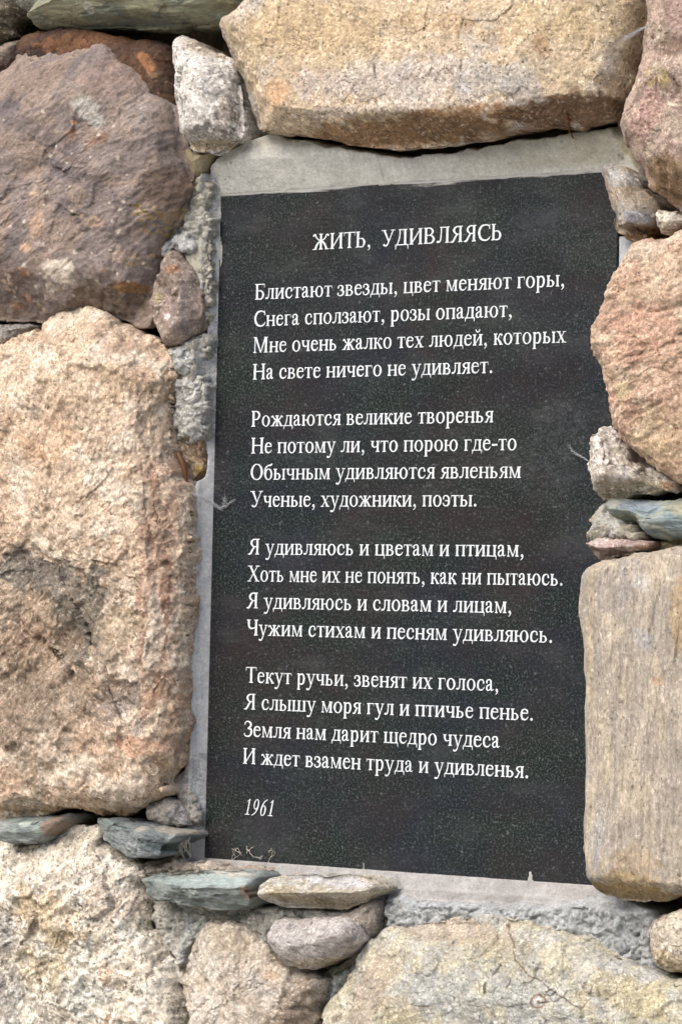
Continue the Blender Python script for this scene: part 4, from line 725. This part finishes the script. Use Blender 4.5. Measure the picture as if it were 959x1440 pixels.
# lumps of mortar squeezed out of the joints
LUMP = dict(name='mortar_lump', mat='crumb', bw=9, k=1.5, low=(3, 16), mid=(4.2, 9), fine=(1.5, 4), smooth=0, step=1.15, jag=2.2, chip=(.25, 7))
for i, (o_, z_, H_, cr_, cc_) in enumerate([
    ([(228, 366), (226, 356), (234, 346), (244, 334), (258, 330), (270, 336), (276, 346), (268, 356), (258, 356), (246, 352), (236, 362)], 20, 14, (3, 7), (206, 208, 206)),
    ([(262, 318), (266, 300), (276, 294), (290, 300), (294, 318), (290, 336), (278, 340), (266, 334)], 17, 9, (3.5, 8), (192, 190, 180)),
    ([(270, 276), (274, 262), (288, 258), (297, 268), (296, 292), (284, 300), (272, 294)], 15, 7, (2.5, 7), (182, 178, 164)),
    ([(276, 342), (294, 330), (296, 380), (295, 420), (288, 440), (284, 412), (276, 388), (268, 366)], 15, 5, (.6, 12), (186, 182, 168)),
    ([(283, 440), (294, 436), (294, 452), (286, 462)], 14, 5, (1.5, 6), (188, 182, 166)),
    ([(240, 492), (250, 486), (268, 488), (276, 500), (278, 518), (268, 526), (254, 528), (246, 516)], 21, 14, (2.2, 9), (202, 202, 198)),
    ([(262, 484), (272, 476), (288, 474), (292, 486), (290, 500), (278, 498), (268, 490)], 16, 8, (3, 7), (180, 178, 170)),
    ([(248, 548), (252, 534), (270, 528), (286, 526), (288, 560), (288, 596), (286, 612), (276, 622), (262, 618), (248, 608), (246, 590), (250, 576), (246, 562)], 18, 13, (2.4, 8), (196, 194, 188)),
    ([(216, 1276), (226, 1270), (250, 1272), (266, 1284), (262, 1300), (246, 1308), (228, 1304), (218, 1292)], 18, 12, (5.5, 8), (206, 204, 194)),
    ([(232, 1318), (242, 1310), (254, 1316), (256, 1332), (244, 1338), (234, 1330)], 16, 10, (3, 7), (206, 210, 208)),
    ([(256, 1316), (270, 1296), (292, 1284), (300, 1290), (286, 1312), (270, 1334), (260, 1350), (252, 1346)], 19, 10, (2, 9), (206, 208, 200)),
    ([(334, 1282), (352, 1278), (386, 1282), (384, 1304), (374, 1322), (358, 1314), (340, 1300)], 18, 12, (4, 10), (200, 196, 184)),
    ([(384, 1282), (410, 1278), (450, 1282), (480, 1284), (480, 1292), (440, 1294), (400, 1296), (386, 1302)], 18, 12, (4.5, 9), (204, 202, 192)),
    ([(364, 1330), (376, 1320), (384, 1334), (382, 1350), (370, 1346)], 18, 9, (2, 8), (196, 200, 190)),
    ([(548, 1296), (546, 1276), (556, 1266), (590, 1270), (600, 1284), (584, 1298), (560, 1302)], 20, 10, (3, 9), (186, 190, 190)),
    ([(596, 1272), (640, 1272), (660, 1280), (640, 1288), (606, 1290)], 17, 8, (3, 9), (184, 188, 190)),
    ([(458, 1396), (470, 1374), (492, 1360), (506, 1350), (500, 1364), (486, 1386), (472, 1408), (462, 1412)], 10, 8, (1.5, 8), (190, 194, 188)),
    ([(860, 1326), (874, 1316), (902, 1320), (912, 1332), (898, 1346), (874, 1342)], 19, 10, (4.5, 7), (180, 184, 186)),
    ([(918, 1348), (930, 1344), (940, 1352), (944, 1364), (930, 1364)], 24, 9, (2, 7), (196, 200, 196)),
    ([(262, 1120), (270, 1110), (280, 1130), (282, 1156), (272, 1160), (264, 1140)], 14, 6, (1.5, 8), (172, 168, 160)),
    ([(200, 1232), (214, 1218), (244, 1210), (282, 1216), (330, 1220), (372, 1226), (340, 1230), (260, 1232)], 30, 9, (1.8, 8), (198, 184, 168)),
]):
    stone(W_, None, o_, z=z_-3, H=H_*.8, crumb=cr_, cols=(tuple(min(225, int(v*1.07)) for v in cc_), cc_), seed=300+i*7, **LUMP)

# ------------------------------------------------------------------ mortar: one relief sheet between the stones
def mortar_sheet():
    c = px2w([(-66, -66), (1025, -66), (1025, 1506), (-66, 1506)], .0)
    x0, x1 = c[:, 0].min()-.004, c[:, 0].max()+.004; z0, z1 = c[:, 1].min()-.004, c[:, 1].max()+.004
    st = .0013; nx, nz = int((x1-x0)/st), int((z1-z0)/st)
    gx, gz = np.linspace(x0, x1, nx), np.linspace(z0, z1, nz)
    XX, ZZ = np.meshgrid(gx, gz); Pp = np.stack([XX.ravel(), ZZ.ravel()], 1)
    P3 = np.c_[Pp[:, 0], np.zeros(len(Pp)), Pp[:, 1]]
    wx = Pp + np.stack([fbm(P3, .02, 91, 4), fbm(P3, .02, 97, 4)], 1)*.0035
    n1 = fbm(P3, .03, 101, 5, .55); n2 = fbm(P3, .006, 111, 3)
    h = np.full(len(Pp), -.030)+n1*.006+n2*.0015
    col = np.tile(lin((112, 98, 80)), (len(Pp), 1))*(1+.3*n2[:, None])
    w2 = Pp+np.stack([fbm(P3, .012, 171, 4, .6), fbm(P3, .012, 177, 4, .6)], 1)*.0045; n3 = .55+.45*fbm(P3, .04, 181, 3)
    wv, wi = worley(w2, .0085, 4); cr = np.sqrt(np.clip(1-wv**2*1.25, 0, 1))*(.45+.75*wi)-.35
    wv2, wi2 = worley(w2, .0045, 9); cr2 = np.sqrt(np.clip(1-wv2**2*1.25, 0, 1))*(.4+.8*wi2)-.35
    # polygon (photo pixels), level mm, relief of crumbs mm, waviness mm, edge softness mm, colour
    REG = [
     ([(284, 262), (330, 262), (330, 1215), (262, 1215), (276, 960), (280, 700), (288, 400)], 13, .3, 1.2, 4, (170, 172, 172)),
     ([(296, 232), (318, 212), (345, 196), (372, 186), (400, 190), (470, 200), (560, 214), (650, 206), (720, 192), (800, 180), (880, 170), (905, 250), (880, 290), (600, 300), (400, 300), (320, 300), (302, 300), (292, 262)], 14, 0, 1.2, 6, (202, 202, 196)),
     ([(288, 250), (298, 228), (330, 204), (352, 192), (380, 186), (430, 194), (470, 204), (440, 206), (380, 206), (340, 214), (312, 232), (300, 262)], 13, .8, 3, 4, (190, 188, 178)),
     ([(262, 250), (284, 238), (296, 250), (296, 285), (292, 420), (290, 500), (286, 500), (285, 470), (284, 420), (272, 382), (250, 352), (232, 360), (228, 380), (222, 390), (226, 350), (240, 328), (258, 305), (268, 280)], 18, 5.5, 3, 3, (190, 187, 174)),
     ([(268, 310), (290, 300), (300, 330), (300, 430), (286, 440), (275, 390), (262, 360)], 17, .3, 1, 4, (184, 180, 166)),
     ([(236, 488), (250, 482), (270, 480), (285, 470), (290, 462), (291, 470), (289, 560), (287, 640), (284, 622), (270, 622), (252, 616), (246, 600), (250, 560), (246, 520)], 21, 5.5, 3.5, 4, (184, 180, 170)),
     ([(262, 690), (276, 672), (296, 660), (302, 660), (296, 800), (292, 950), (288, 1120), (286, 1210), (268, 1208), (262, 1160), (244, 1116), (240, 1094), (258, 1080), (262, 1000), (262, 900), (268, 800), (270, 720)], 14, .4, 1.6, 5, (164, 164, 162)),
     ([(236, 1090), (258, 1080), (270, 1060), (284, 1060), (284, 1190), (262, 1170), (250, 1130), (240, 1112)], 15, 1.6, 2.5, 4, (160, 156, 152)),
     ([(240, 1200), (268, 1190), (290, 1185), (380, 1188), (600, 1208), (840, 1230), (880, 1262), (860, 1290), (560, 1276), (540, 1262), (360, 1244), (200, 1240), (216, 1222)], 9, .5, 1.5, 5, (170, 168, 166)),
     ([(196, 1210), (240, 1200), (290, 1212), (376, 1222), (370, 1240), (206, 1240)], 16, 1.2, 3, 5, (186, 172, 156)),
     ([(520, 1240), (545, 1236), (560, 1250), (540, 1262), (548, 1310), (536, 1310), (540, 1280), (520, 1262)], 16, 2.6, 3, 3, (182, 180, 174)),
     ([(536, 1262), (556, 1262), (620, 1268), (700, 1270), (760, 1274), (840, 1256), (890, 1262), (918, 1276), (926, 1300), (916, 1330), (934, 1370), (880, 1362), (840, 1336), (780, 1316), (740, 1304), (690, 1296), (600, 1308), (548, 1314)], 20, 7.5, 5, 4, (194, 197, 198)),
     ([(204, 1250), (240, 1260), (370, 1272), (440, 1276), (512, 1274), (500, 1296), (400, 1300), (384, 1310), (392, 1345), (372, 1330), (344, 1310), (296, 1300), (272, 1326), (258, 1366), (240, 1340), (220, 1322), (210, 1290)], 19, 7.5, 4, 4, (204, 202, 194)),
     ([(446, 1366), (480, 1350), (514, 1326), (540, 1300), (520, 1340), (480, 1400), (462, 1440), (440, 1440), (450, 1400)], 6, 1.5, 5, 5, (176, 172, 152)),
     ([(866, 325), (900, 334), (915, 345), (890, 370), (862, 410), (864, 360)], 5, .3, .8, 4, (186, 190, 196)),
     ([(852, 400), (858, 372), (866, 356), (876, 362), (872, 385), (862, 420)], 24, 2.4, 2, 2.5, (186, 178, 156)),
     ([(860, 560), (866, 545), (880, 600), (870, 640), (858, 610)], 6, .3, .8, 4, (176, 184, 194)),
     ([(905, 760), (960, 752), (1020, 750), (1020, 790), (905, 785)], 14, 1.5, 2, 4, (196, 186, 150)),
     ([(258, 206), (300, 206), (310, 216), (290, 250), (262, 258)], 6, 1, 2, 4, (150, 140, 116)),
     ([(860, 160), (910, 140), (900, 240), (870, 200)], 4, .6, 2, 5, (160, 152, 128)),
    ]
    crn = np.zeros(len(Pp), bool)
    for k, (poly, lev, crm, wav, soft, cc) in enumerate(REG):
        q = px2w(poly, lev/1000)
        bb = (Pp[:, 0] > q[:, 0].min()-.012) & (Pp[:, 0] < q[:, 0].max()+.012) & (Pp[:, 1] > q[:, 1].min()-.012) & (Pp[:, 1] < q[:, 1].max()+.012)
        idx = np.where(bb)[0]; ww = wx[idx]
        d, _, _ = dist_poly(ww, q); sd_ = np.where(inside(ww, q), d, -d)
        mk = sst(-soft*.0005, soft*.001, sd_)
        tgt = (lev + crm*(cr[idx]*n3[idx]*1.5+cr2[idx]*.6) + wav*n1[idx] + .25*n2[idx]*min(1, .4+crm))/1000
        h[idx] = h[idx]*(1-mk)+tgt*mk
        cv = lin(cc)*(1+(.16 if crm > 1 else .11)*n1[idx]+(.16 if crm > 1 else .06)*n2[idx]+(.10*cr2[idx] if crm > 1 else 0))[:, None]
        crn[idx] = np.where(sd_ > 0, crm > 1, crn[idx]); m2 = sst(-.001, .001, sd_)[:, None]; col[idx] = col[idx]*(1-m2)+cv*m2
    # collar round the plaque: rises steeply on the left, gently above and below; ragged smears on to the slab
    hx, hz = PW/2, PH/2; X, Z = Pp[:, 0], Pp[:, 1]-PZ
    jag = fbm(np.c_[X*.5, X*0, Z*1.0], .006, 131, 3)*.0004 ; jagx = fbm(np.c_[X, X*0, Z*.5], .004, 137, 3)*.0003
    dl, dr, dt, db = -hx-X+jagx, X-hx, Z-hz, -hz-Z
    dout = np.maximum(np.maximum(dl, dr), np.maximum(dt, db))
    nz_ = fbm(P3, .01, 141, 3)*.0004
    cap = np.minimum.reduce([np.where(dl > 0, .0010+dl*1.0+np.maximum(dl-.0085, 0)*3, 9), np.where((dt > 0), .0008+dt*.42, 9), np.where((db > 0), .0008+db*.35+np.maximum(db-.012, 0)*2, 9), np.where(dr > 0, .0015+dr*.4, 9)])
    # corners: take the largest of the applicable sides
    capm = np.where(dout > 0, np.maximum.reduce([np.where(dl > 0, .0010+dl*1.0+np.maximum(dl-.0085, 0)*3, -9), np.where(dt > 0, .0008+dt*.42, -9), np.where(db > 0, .0008+db*.35+np.maximum(db-.012, 0)*2, -9), np.where(dr > 0, .0015+dr*.4, -9)]), 9)
    h = np.where(dout > 0, np.minimum(h, capm+nz_), h)
    # smears of cement left on the slab
    sm = np.full(len(Pp), -1.0); din = -dout
    stx = fbm(np.c_[X*.22+Z*.03, X*0, Z*1.6], .006, 151, 4, .6)
    top = -dt
    lim = .0022+.0035*(fbm(np.c_[X, X*0, X*0], .03, 157, 3)+.25)
    lim = lim*.35
    sm = np.where((top > 0) & (top < lim), .35-(top/np.maximum(lim, 1e-4))*.55+stx*1.1, sm)
    sm = np.where(False & (top >= .004) & (top < .013) & (X > .09) & (X < .235) & (np.abs(top-.0085-.03*(0.2-X)*.35) < .0016), np.maximum(sm, .15+stx*1.3), sm)
    sm = np.where((-dl > 0) & (-dl < .0045) & (Z > hz-.09), np.maximum(sm, .1-(-dl)/.0045*.5+fbm(np.c_[X*2, X*0, Z*.25], .006, 161, 3)*1.0), sm)
    botl = .0012+.0012*n1
    sm = np.where((-db > 0) & (-db < botl*.5), .2, sm)
    for (px, py, hgt, wd_) in ((745, 1240, 13, 3.2), (511, 1222, 9, 1.2)):
        q = px2w([(px, py)], 0)[0]; a = np.abs(Pp[:, 0]-q[0]+n2*.001)/(wd_/1390*1.3); b_ = (Pp[:, 1]-(PZ-hz))/(hgt/1390)
        sm = np.where((a < 1-.5*b_) & (b_ > 0) & (b_ < 1), .4+n2*.6, sm)
    h = np.where(dout <= 0, np.where(sm > 0, .0004+.0003*np.clip(sm, 0, 1), -.0006), h)
    light = lin((176, 176, 170)); col = np.where(((dout <= 0) & (sm > 0))[:, None], light*(1+.1*n2[:, None]), col)
    # the steep left side of the collar: trowelled blue-grey cement
    bl = ((dl > -.001) & (dl < .011) & (dout > 0))[:, None]; col = np.where(bl, lin((186, 188, 190))*(1+.12*n1[:, None]+.06*n2[:, None]), col)
    # dirt and dust on the cement: brown soil at the lower left corner, crack lines above
    q = px2w([(270, 1215)], .01)[0]; dd = np.hypot(X-q[0], Pp[:, 1]-q[1]); mk = (np.exp(-(dd/.03)**2)*(.5+.5*n1)*.7)[:, None]; col = col*(1-mk)+lin((164, 138, 114))*mk
    q0, q1 = px2w([(534, 214), (537, 256)], .006); dd, _, _ = dist_poly(Pp+n2[:, None]*.0006, np.array([q0, q1]), False); mk = (np.exp(-(dd/.0007)**2)*.5)[:, None]; col = col*(1-mk)+lin((130, 126, 110))*mk; h -= np.exp(-(dd/.0008)**2)*.0006
    mk = (sst(.02, .2, X)*sst(hz, hz+.01, Z)*(.6+.3*n1))[:, None]; col = col*(1-mk)+lin((176, 170, 148))*mk
    for (px, py, r) in ((329, 230, 1.6), (322, 249, 1.4), (316, 252, 1.2), (872, 222, 2.2), (868, 218, 1.3), (792, 200, 1.6), (812, 196, 1.3), (770, 196, 1.2)):
        q = px2w([(px, py)], .008)[0]; dd = np.hypot(X-q[0], Pp[:, 1]-q[1])*1390/r; mk = np.exp(-dd**2)[:, None]; col = col*(1-mk*.8)+lin((70, 64, 54))*mk*.8; h -= np.exp(-dd**2)*.0012
    h = h+(dout > 0)*n2*.0003+crn*(dout > .004)*fbm(P3, .0035, 191, 2)*.0007
    keep = np.ones(len(Pp), bool)
    for (o, zs) in OUTLINES:
        bb = (Pp[:, 0] > o[:, 0].min()) & (Pp[:, 0] < o[:, 0].max()) & (Pp[:, 1] > o[:, 1].min()) & (Pp[:, 1] < o[:, 1].max())
        idx = np.where(bb & keep)[0]; d, _, _ = dist_poly(Pp[idx], o[::2]); keep[idx[(inside(Pp[idx], o)) & (d > .026)]] = False
    keep &= ~((dout < -.016))
    kk = keep.reshape(nz, nx); fk = kk[:-1, :-1] & kk[1:, :-1] & kk[:-1, 1:] & kk[1:, 1:]
    ii = np.arange(nz*nx).reshape(nz, nx); F = np.stack([ii[:-1, :-1], ii[:-1, 1:], ii[1:, 1:], ii[1:, :-1]], -1)[fk]
    used = np.unique(F); rm = np.full(nz*nx, -1); rm[used] = np.arange(len(used))
    V = np.c_[Pp[:, 0], -h, Pp[:, 1]][used]
    me = mesh_np('mortar', V-np.array([0, 0, PZ]), rm[F], True, np.clip(col[used]*KALB, .01, .8))
    me.materials.append(M['mortar']); me.materials.append(M['crumb']); fi = crn[F[:, 0]].astype(np.int32)
    if len(fi) == len(me.polygons): me.polygons.foreach_set('material_index', fi)
    link('mortar', me, None, W_, Vector((0, 0, PZ)), label='pale grey cement mortar between the stones and around the plaque')
mortar_sheet()

# ------------------------------------------------------------------ stones beyond the frame and the body of the wall
def clip_half(poly, p, nrm):
    o = []
    for a, b in zip(poly, poly[1:]+poly[:1]):
        da, db = (a-p)@nrm, (b-p)@nrm
        if da <= 0: o.append(a)
        if (da < 0 < db) or (db < 0 < da): o.append(a+(b-a)*da/(da-db))
    return o
def filler():
    q = px2w([(-62, -52), (1030, -52), (1030, 1500), (-62, 1500)], .03)+np.array([(-.022, .02), (.006, .02), (.006, -.012), (-.022, -.012)])
    x0, x1, z0, z1 = max(q[0, 0], q[3, 0]), min(q[1, 0], q[2, 0]), max(q[2, 1], q[3, 1]), min(q[0, 1], q[1, 1])
    X0, X1, Z0, Z1 = -1.25, 1.25, .02, 2.30
    r = np.random.default_rng(21); tones = [((190, 166, 140), (172, 150, 128)), ((178, 172, 160), (160, 154, 144)), ((150, 134, 124), (132, 118, 112)), ((200, 190, 172), (184, 172, 154)), ((150, 150, 140), (130, 132, 124))]
    mats = ['tan', 'grey', 'purple', 'white', 'speckled']
    for (a, b, c, d, sx, sz) in ((X0, x0, z0, z1, .2, .18), (x1, X1, z0, z1, .2, .18), (X0, X1, z1, Z1, .24, .16), (X0, X1, Z0, z0, .26, .18)):
        nx, nz = max(1, round((b-a)/sx)), max(1, round((d-c)/sz)); cx, cz = (b-a)/nx, (d-c)/nz
        S = np.array([(a+(i+.5+r.uniform(-.3, .3)+(.25 if j % 2 else -.25)*(nx > 2))*cx, c+(j+.5+r.uniform(-.28, .28))*cz) for i in range(nx) for j in range(nz)])
        for i, s in enumerate(S):
            poly = [np.array(v) for v in ((a, c), (b, c), (b, d), (a, d))]
            for k, o in enumerate(S):
                if k != i and np.hypot(*(o-s)) < .7: poly = clip_half(poly, (s+o)/2, (o-s)/np.hypot(*(o-s)))
                if len(poly) < 3: break
            if len(poly) < 3: continue
            P = np.array(poly); C = P.mean(0); ext = np.hypot(*(P-C).T).max()
            if ext < .03: continue
            P = C+(P-C)*(1-.006/max(ext*.6, .03)); P = resample(P, 26, 1)+r.normal(0, .0025, (26, 2)); m_ = int(r.integers(0, 5))
            stone(wall, None, P, world=True, z=float(r.uniform(4, 18)), H=float(r.uniform(22, 40)), bw=float(r.uniform(16, 30)), mat=mats[m_], cols=tones[m_], seed=100+int(r.integers(0, 900)), step=7, center=None, depth=60, low=(6, 70), mid=(2, 24), fine=(0, 5), smooth=0, chip=(.14, 45), jag=1.5)
filler()
box('wall_core', -1.26, 1.26, .034, .50, 0.0, 2.31, M['crumb'], wall, bev=0, label='rough grey mortar body of the wall behind the stones')
cc = bpy.data.objects['wall_core'].data; a_ = cc.color_attributes.new('tint', 'FLOAT_COLOR', 'POINT'); a_.data.foreach_set('color', np.tile([.30, .29, .26, 1], len(cc.vertices)).astype(np.float32))

# ------------------------------------------------------------------ webs, straw, pupa, rust
def tube_np(paths, name, sides=5):
    V, F, o = [], [], 0
    for pts in paths:                         # (x, y, z, radius) world points
        p = np.array(pts, float); n = len(p); d = np.gradient(p[:, :3], axis=0); d /= np.maximum(np.linalg.norm(d, axis=1, keepdims=True), 1e-9)
        up = np.tile([0.12, 1, .1], (n, 1)); s1 = np.cross(d, up); s1 /= np.maximum(np.linalg.norm(s1, axis=1, keepdims=True), 1e-9); s2 = np.cross(d, s1)
        for k in range(sides):
            a = 2*math.pi*k/sides; V.append(p[:, :3]+p[:, 3:]*(s1*math.cos(a)+s2*math.sin(a)))
        V[-sides:] = [np.stack(V[-sides:], 1).reshape(-1, 3)]
        i = np.arange(n-1)[:, None]*sides; k = np.arange(sides); j = (k+1) % sides
        F.append(np.stack([i+k, i+j, i+sides+j, i+sides+k], -1).reshape(-1, 4)+o); o += n*sides
    return np.vstack(V), np.vstack(F)
def P3(x, y, h): q = px2w([(x, y)], h)[0]; return np.array([q[0], -h, q[1]])
def smooth_path(pts, r0, r1, n=14, seed=0, wob=.0006):
    p = np.array([P3(*a) for a in pts]); t = np.linspace(0, len(p)-1, n); k = np.arange(len(p))
    q = np.stack([np.interp(t, k, p[:, i]) for i in range(3)], 1)
    for _ in range(2): q[1:-1] = (q[:-2]+2*q[1:-1]+q[2:])/4
    q += np.random.default_rng(seed).normal(0, wob, q.shape)*np.sin(np.linspace(0, math.pi, n))[:, None]
    return np.c_[q, np.linspace(r0, r1, n)]
def flat_mat(name, col, rough=.8, alpha=1.0, spec=.3):
    m, t, b = nodes(name); geo = N(t, 'ShaderNodeNewGeometry'); f = noise(t, geo.outputs['Position'], 300, 4, .7).outputs[0]
    c = mix(t, ramp(t, f, [(.3, 0), (.7, 1)]), tuple(lin(col)*.55), tuple(lin(col)*.95)); t.links.new(c, b.inputs['Base Color'])
    b.inputs['Roughness'].default_value = rough; b.inputs['Specular IOR Level'].default_value = spec; b.inputs['Alpha'].default_value = alpha; return m
MW, MS, MB_, MR = flat_mat('spider_silk', (214, 216, 220), .6, .28), flat_mat('dry_straw', (206, 198, 186)), flat_mat('brown_husk', (112, 76, 54), .45), flat_mat('rusty_iron', (120, 66, 36), .85)
def strands(name, paths, mat, label, cat, group=None):
    V, F = tube_np(paths, name); org = V.mean(0); me = mesh_np(name, V-org, F, True); o = link(name, me, mat, None, Vector(org)); o['label'] = label; o['category'] = cat
    if group: o['group'] = group
    return o
def web(label, anchors, fan, n, seed, r=.00016):
    g = np.random.default_rng(seed); paths = []
    for i in range(n):
        f = g.uniform(0, 1); a = np.array(anchors, float); j = g.normal(0, 1, (len(a), 3))*np.array([fan, fan, .0007])*np.linspace(.15, 1, len(a))[:, None]
        paths.append(smooth_path([tuple(x) for x in a+j], r*g.uniform(.6, 1.4), r*.5, 16, seed*100+i, .0005))
    return strands('cobweb', paths, MW, label, 'cobweb', 'cobwebs on the wall')
web('dusty cobweb reaching from the left boulder on to the plaque beside the third verse', [(246, 696, .03), (270, 694, .022), (286, 700, .016), (300, 708, .006), (311, 716, .002)], 2.2, 44, 1, .00013)
g = np.random.default_rng(3)
me_p = [smooth_path([(309, 716, .002), (316+g.uniform(-4, 4), 708, .003), (312+g.uniform(0, 14), 696+g.uniform(-6, 8), .004)], .00018, .0001, 10, i) for i in range(12)]
me_p += [smooth_path([(309, 716, .002), (320, 709+g.uniform(-2, 4), .003), (329+g.uniform(-3, 3), 703+g.uniform(-3, 3), .004)], .0002, .0001, 10, 50+i) for i in range(9)]
me_p += [smooth_path([(272, 676, .012), (284+g.uniform(-4, 5), 682+g.uniform(-4, 6), .012), (290+g.uniform(-2, 4), 700+g.uniform(-8, 10), .01)], .00015, .0001, 10, 80+i) for i in range(14)]
strands('cobweb', me_p, MW, 'frayed end of cobweb spread over the plaque edge below the layered brown stone', 'cobweb', 'cobwebs on the wall')
web('faint cobweb strands on the plaque left of the speckled triangular stone', [(829, 650, .03), (820, 643, .014), (812, 640, .004), (804, 634, .001), (799, 626, .001)], 1.8, 13, 2, .00013)
web('pale cobweb between the big top boulder and the top right boulder', [(911, 36, .075), (898, 42, .078), (886, 50, .078), (872, 58, .078)], 3.0, 30, 4, .00016)
def straw(label, segs, seed, r=.00035):
    return strands('dry_straw', [smooth_path(s_, r, r*.5, 10, seed*10+i, .0009) for i, s_ in enumerate(segs)], MS, label, 'dry grass', 'dry wisps on the ledge')
straw('small forked wisp of dry straw at the foot of the plaque', [[(347, 1194, .003), (352, 1199, .006), (360, 1205, .006), (366, 1207, .004)], [(347, 1200, .003), (349, 1195, .004), (357, 1191, .004)], [(366, 1207, .004), (368, 1203, .004)], [(348, 1196, .004), (346, 1190, .004)], [(362, 1206, .005), (366, 1209, .004), (369, 1206, .004)]], 1, .00042)
straw('curled pale fibre standing on the ledge by the plaque corner', [[(318, 1216, .006), (326, 1210, .006), (335, 1203, .004), (340, 1198, .004)], [(338, 1200, .004), (330, 1194, .004), (326, 1198, .004), (332, 1204, .004)], [(322, 1214, .006), (330, 1200, .004), (334, 1192, .004)], [(331, 1192, .004), (337, 1195, .004), (340, 1203, .004)]], 2, .0003)
straw('thin looping fibre at the foot of the plaque right of the forked wisp', [[(377, 1214, .004), (380, 1206, .004), (384, 1198, .004), (380, 1194, .004), (377, 1199, .004)], [(380, 1206, .004), (388, 1202, .004), (386, 1196, .004)], [(378, 1198, .004), (383, 1193, .004)]], 3, .00028)
g = np.random.default_rng(8)
straw('tangle of dry roots hanging beside the dark green slate', [[(262+g.uniform(-6, 6), 1172+g.uniform(-3, 6), .034), (256+g.uniform(-10, 12), 1185+g.uniform(-5, 5), .036), (246+g.uniform(-6, 24), 1198+g.uniform(-6, 12), .03)] for _ in range(26)], 4, .0004)
def pupa():
    a, b = P3(250, 636, .026), P3(263, 681, .022); n, m_ = 22, 16; t = np.linspace(0, 1, n); ax = (b-a); L = np.linalg.norm(ax); ax /= L
    s1 = np.cross(ax, [0, 1, 0]); s1 /= np.linalg.norm(s1); s2 = np.cross(ax, s1); V = []
    for i, u in enumerate(t):
        rr = .0042*(math.sin(math.pi*min(1, u*.93+.05))**.6)*(1-.35*u)*(1+.05*math.cos(u*60)); c = a+ax*L*u+s1*(.0022*math.sin(math.pi*u))
        for k in range(m_): th = 2*math.pi*k/m_; V.append(c+rr*(s1*math.cos(th)+s2*math.sin(th)))
    V = np.array(V); i = np.arange(n-1)[:, None]*m_; k = np.arange(m_); j = (k+1) % m_
    F = np.stack([i+k, i+j, i+m_+j, i+m_+k], -1).reshape(-1, 4); o = V.mean(0)
    ob = link('insect_pupa', mesh_np('insect_pupa', V-o, F), MB_, None, Vector(o)); tag(ob, label='shiny brown insect husk in the gap left of the plaque', category='insect husk')
pupa()
strands('rusty_wire', [smooth_path([(798, 160, .06), (799, 170, .05), (798, 176, .04), (801, 186, .03), (806, 194, .018)], 0.0014, .0008, 14, 3, .0008)], MR, 'short rusty wire end hanging below the big top boulder', 'wire')
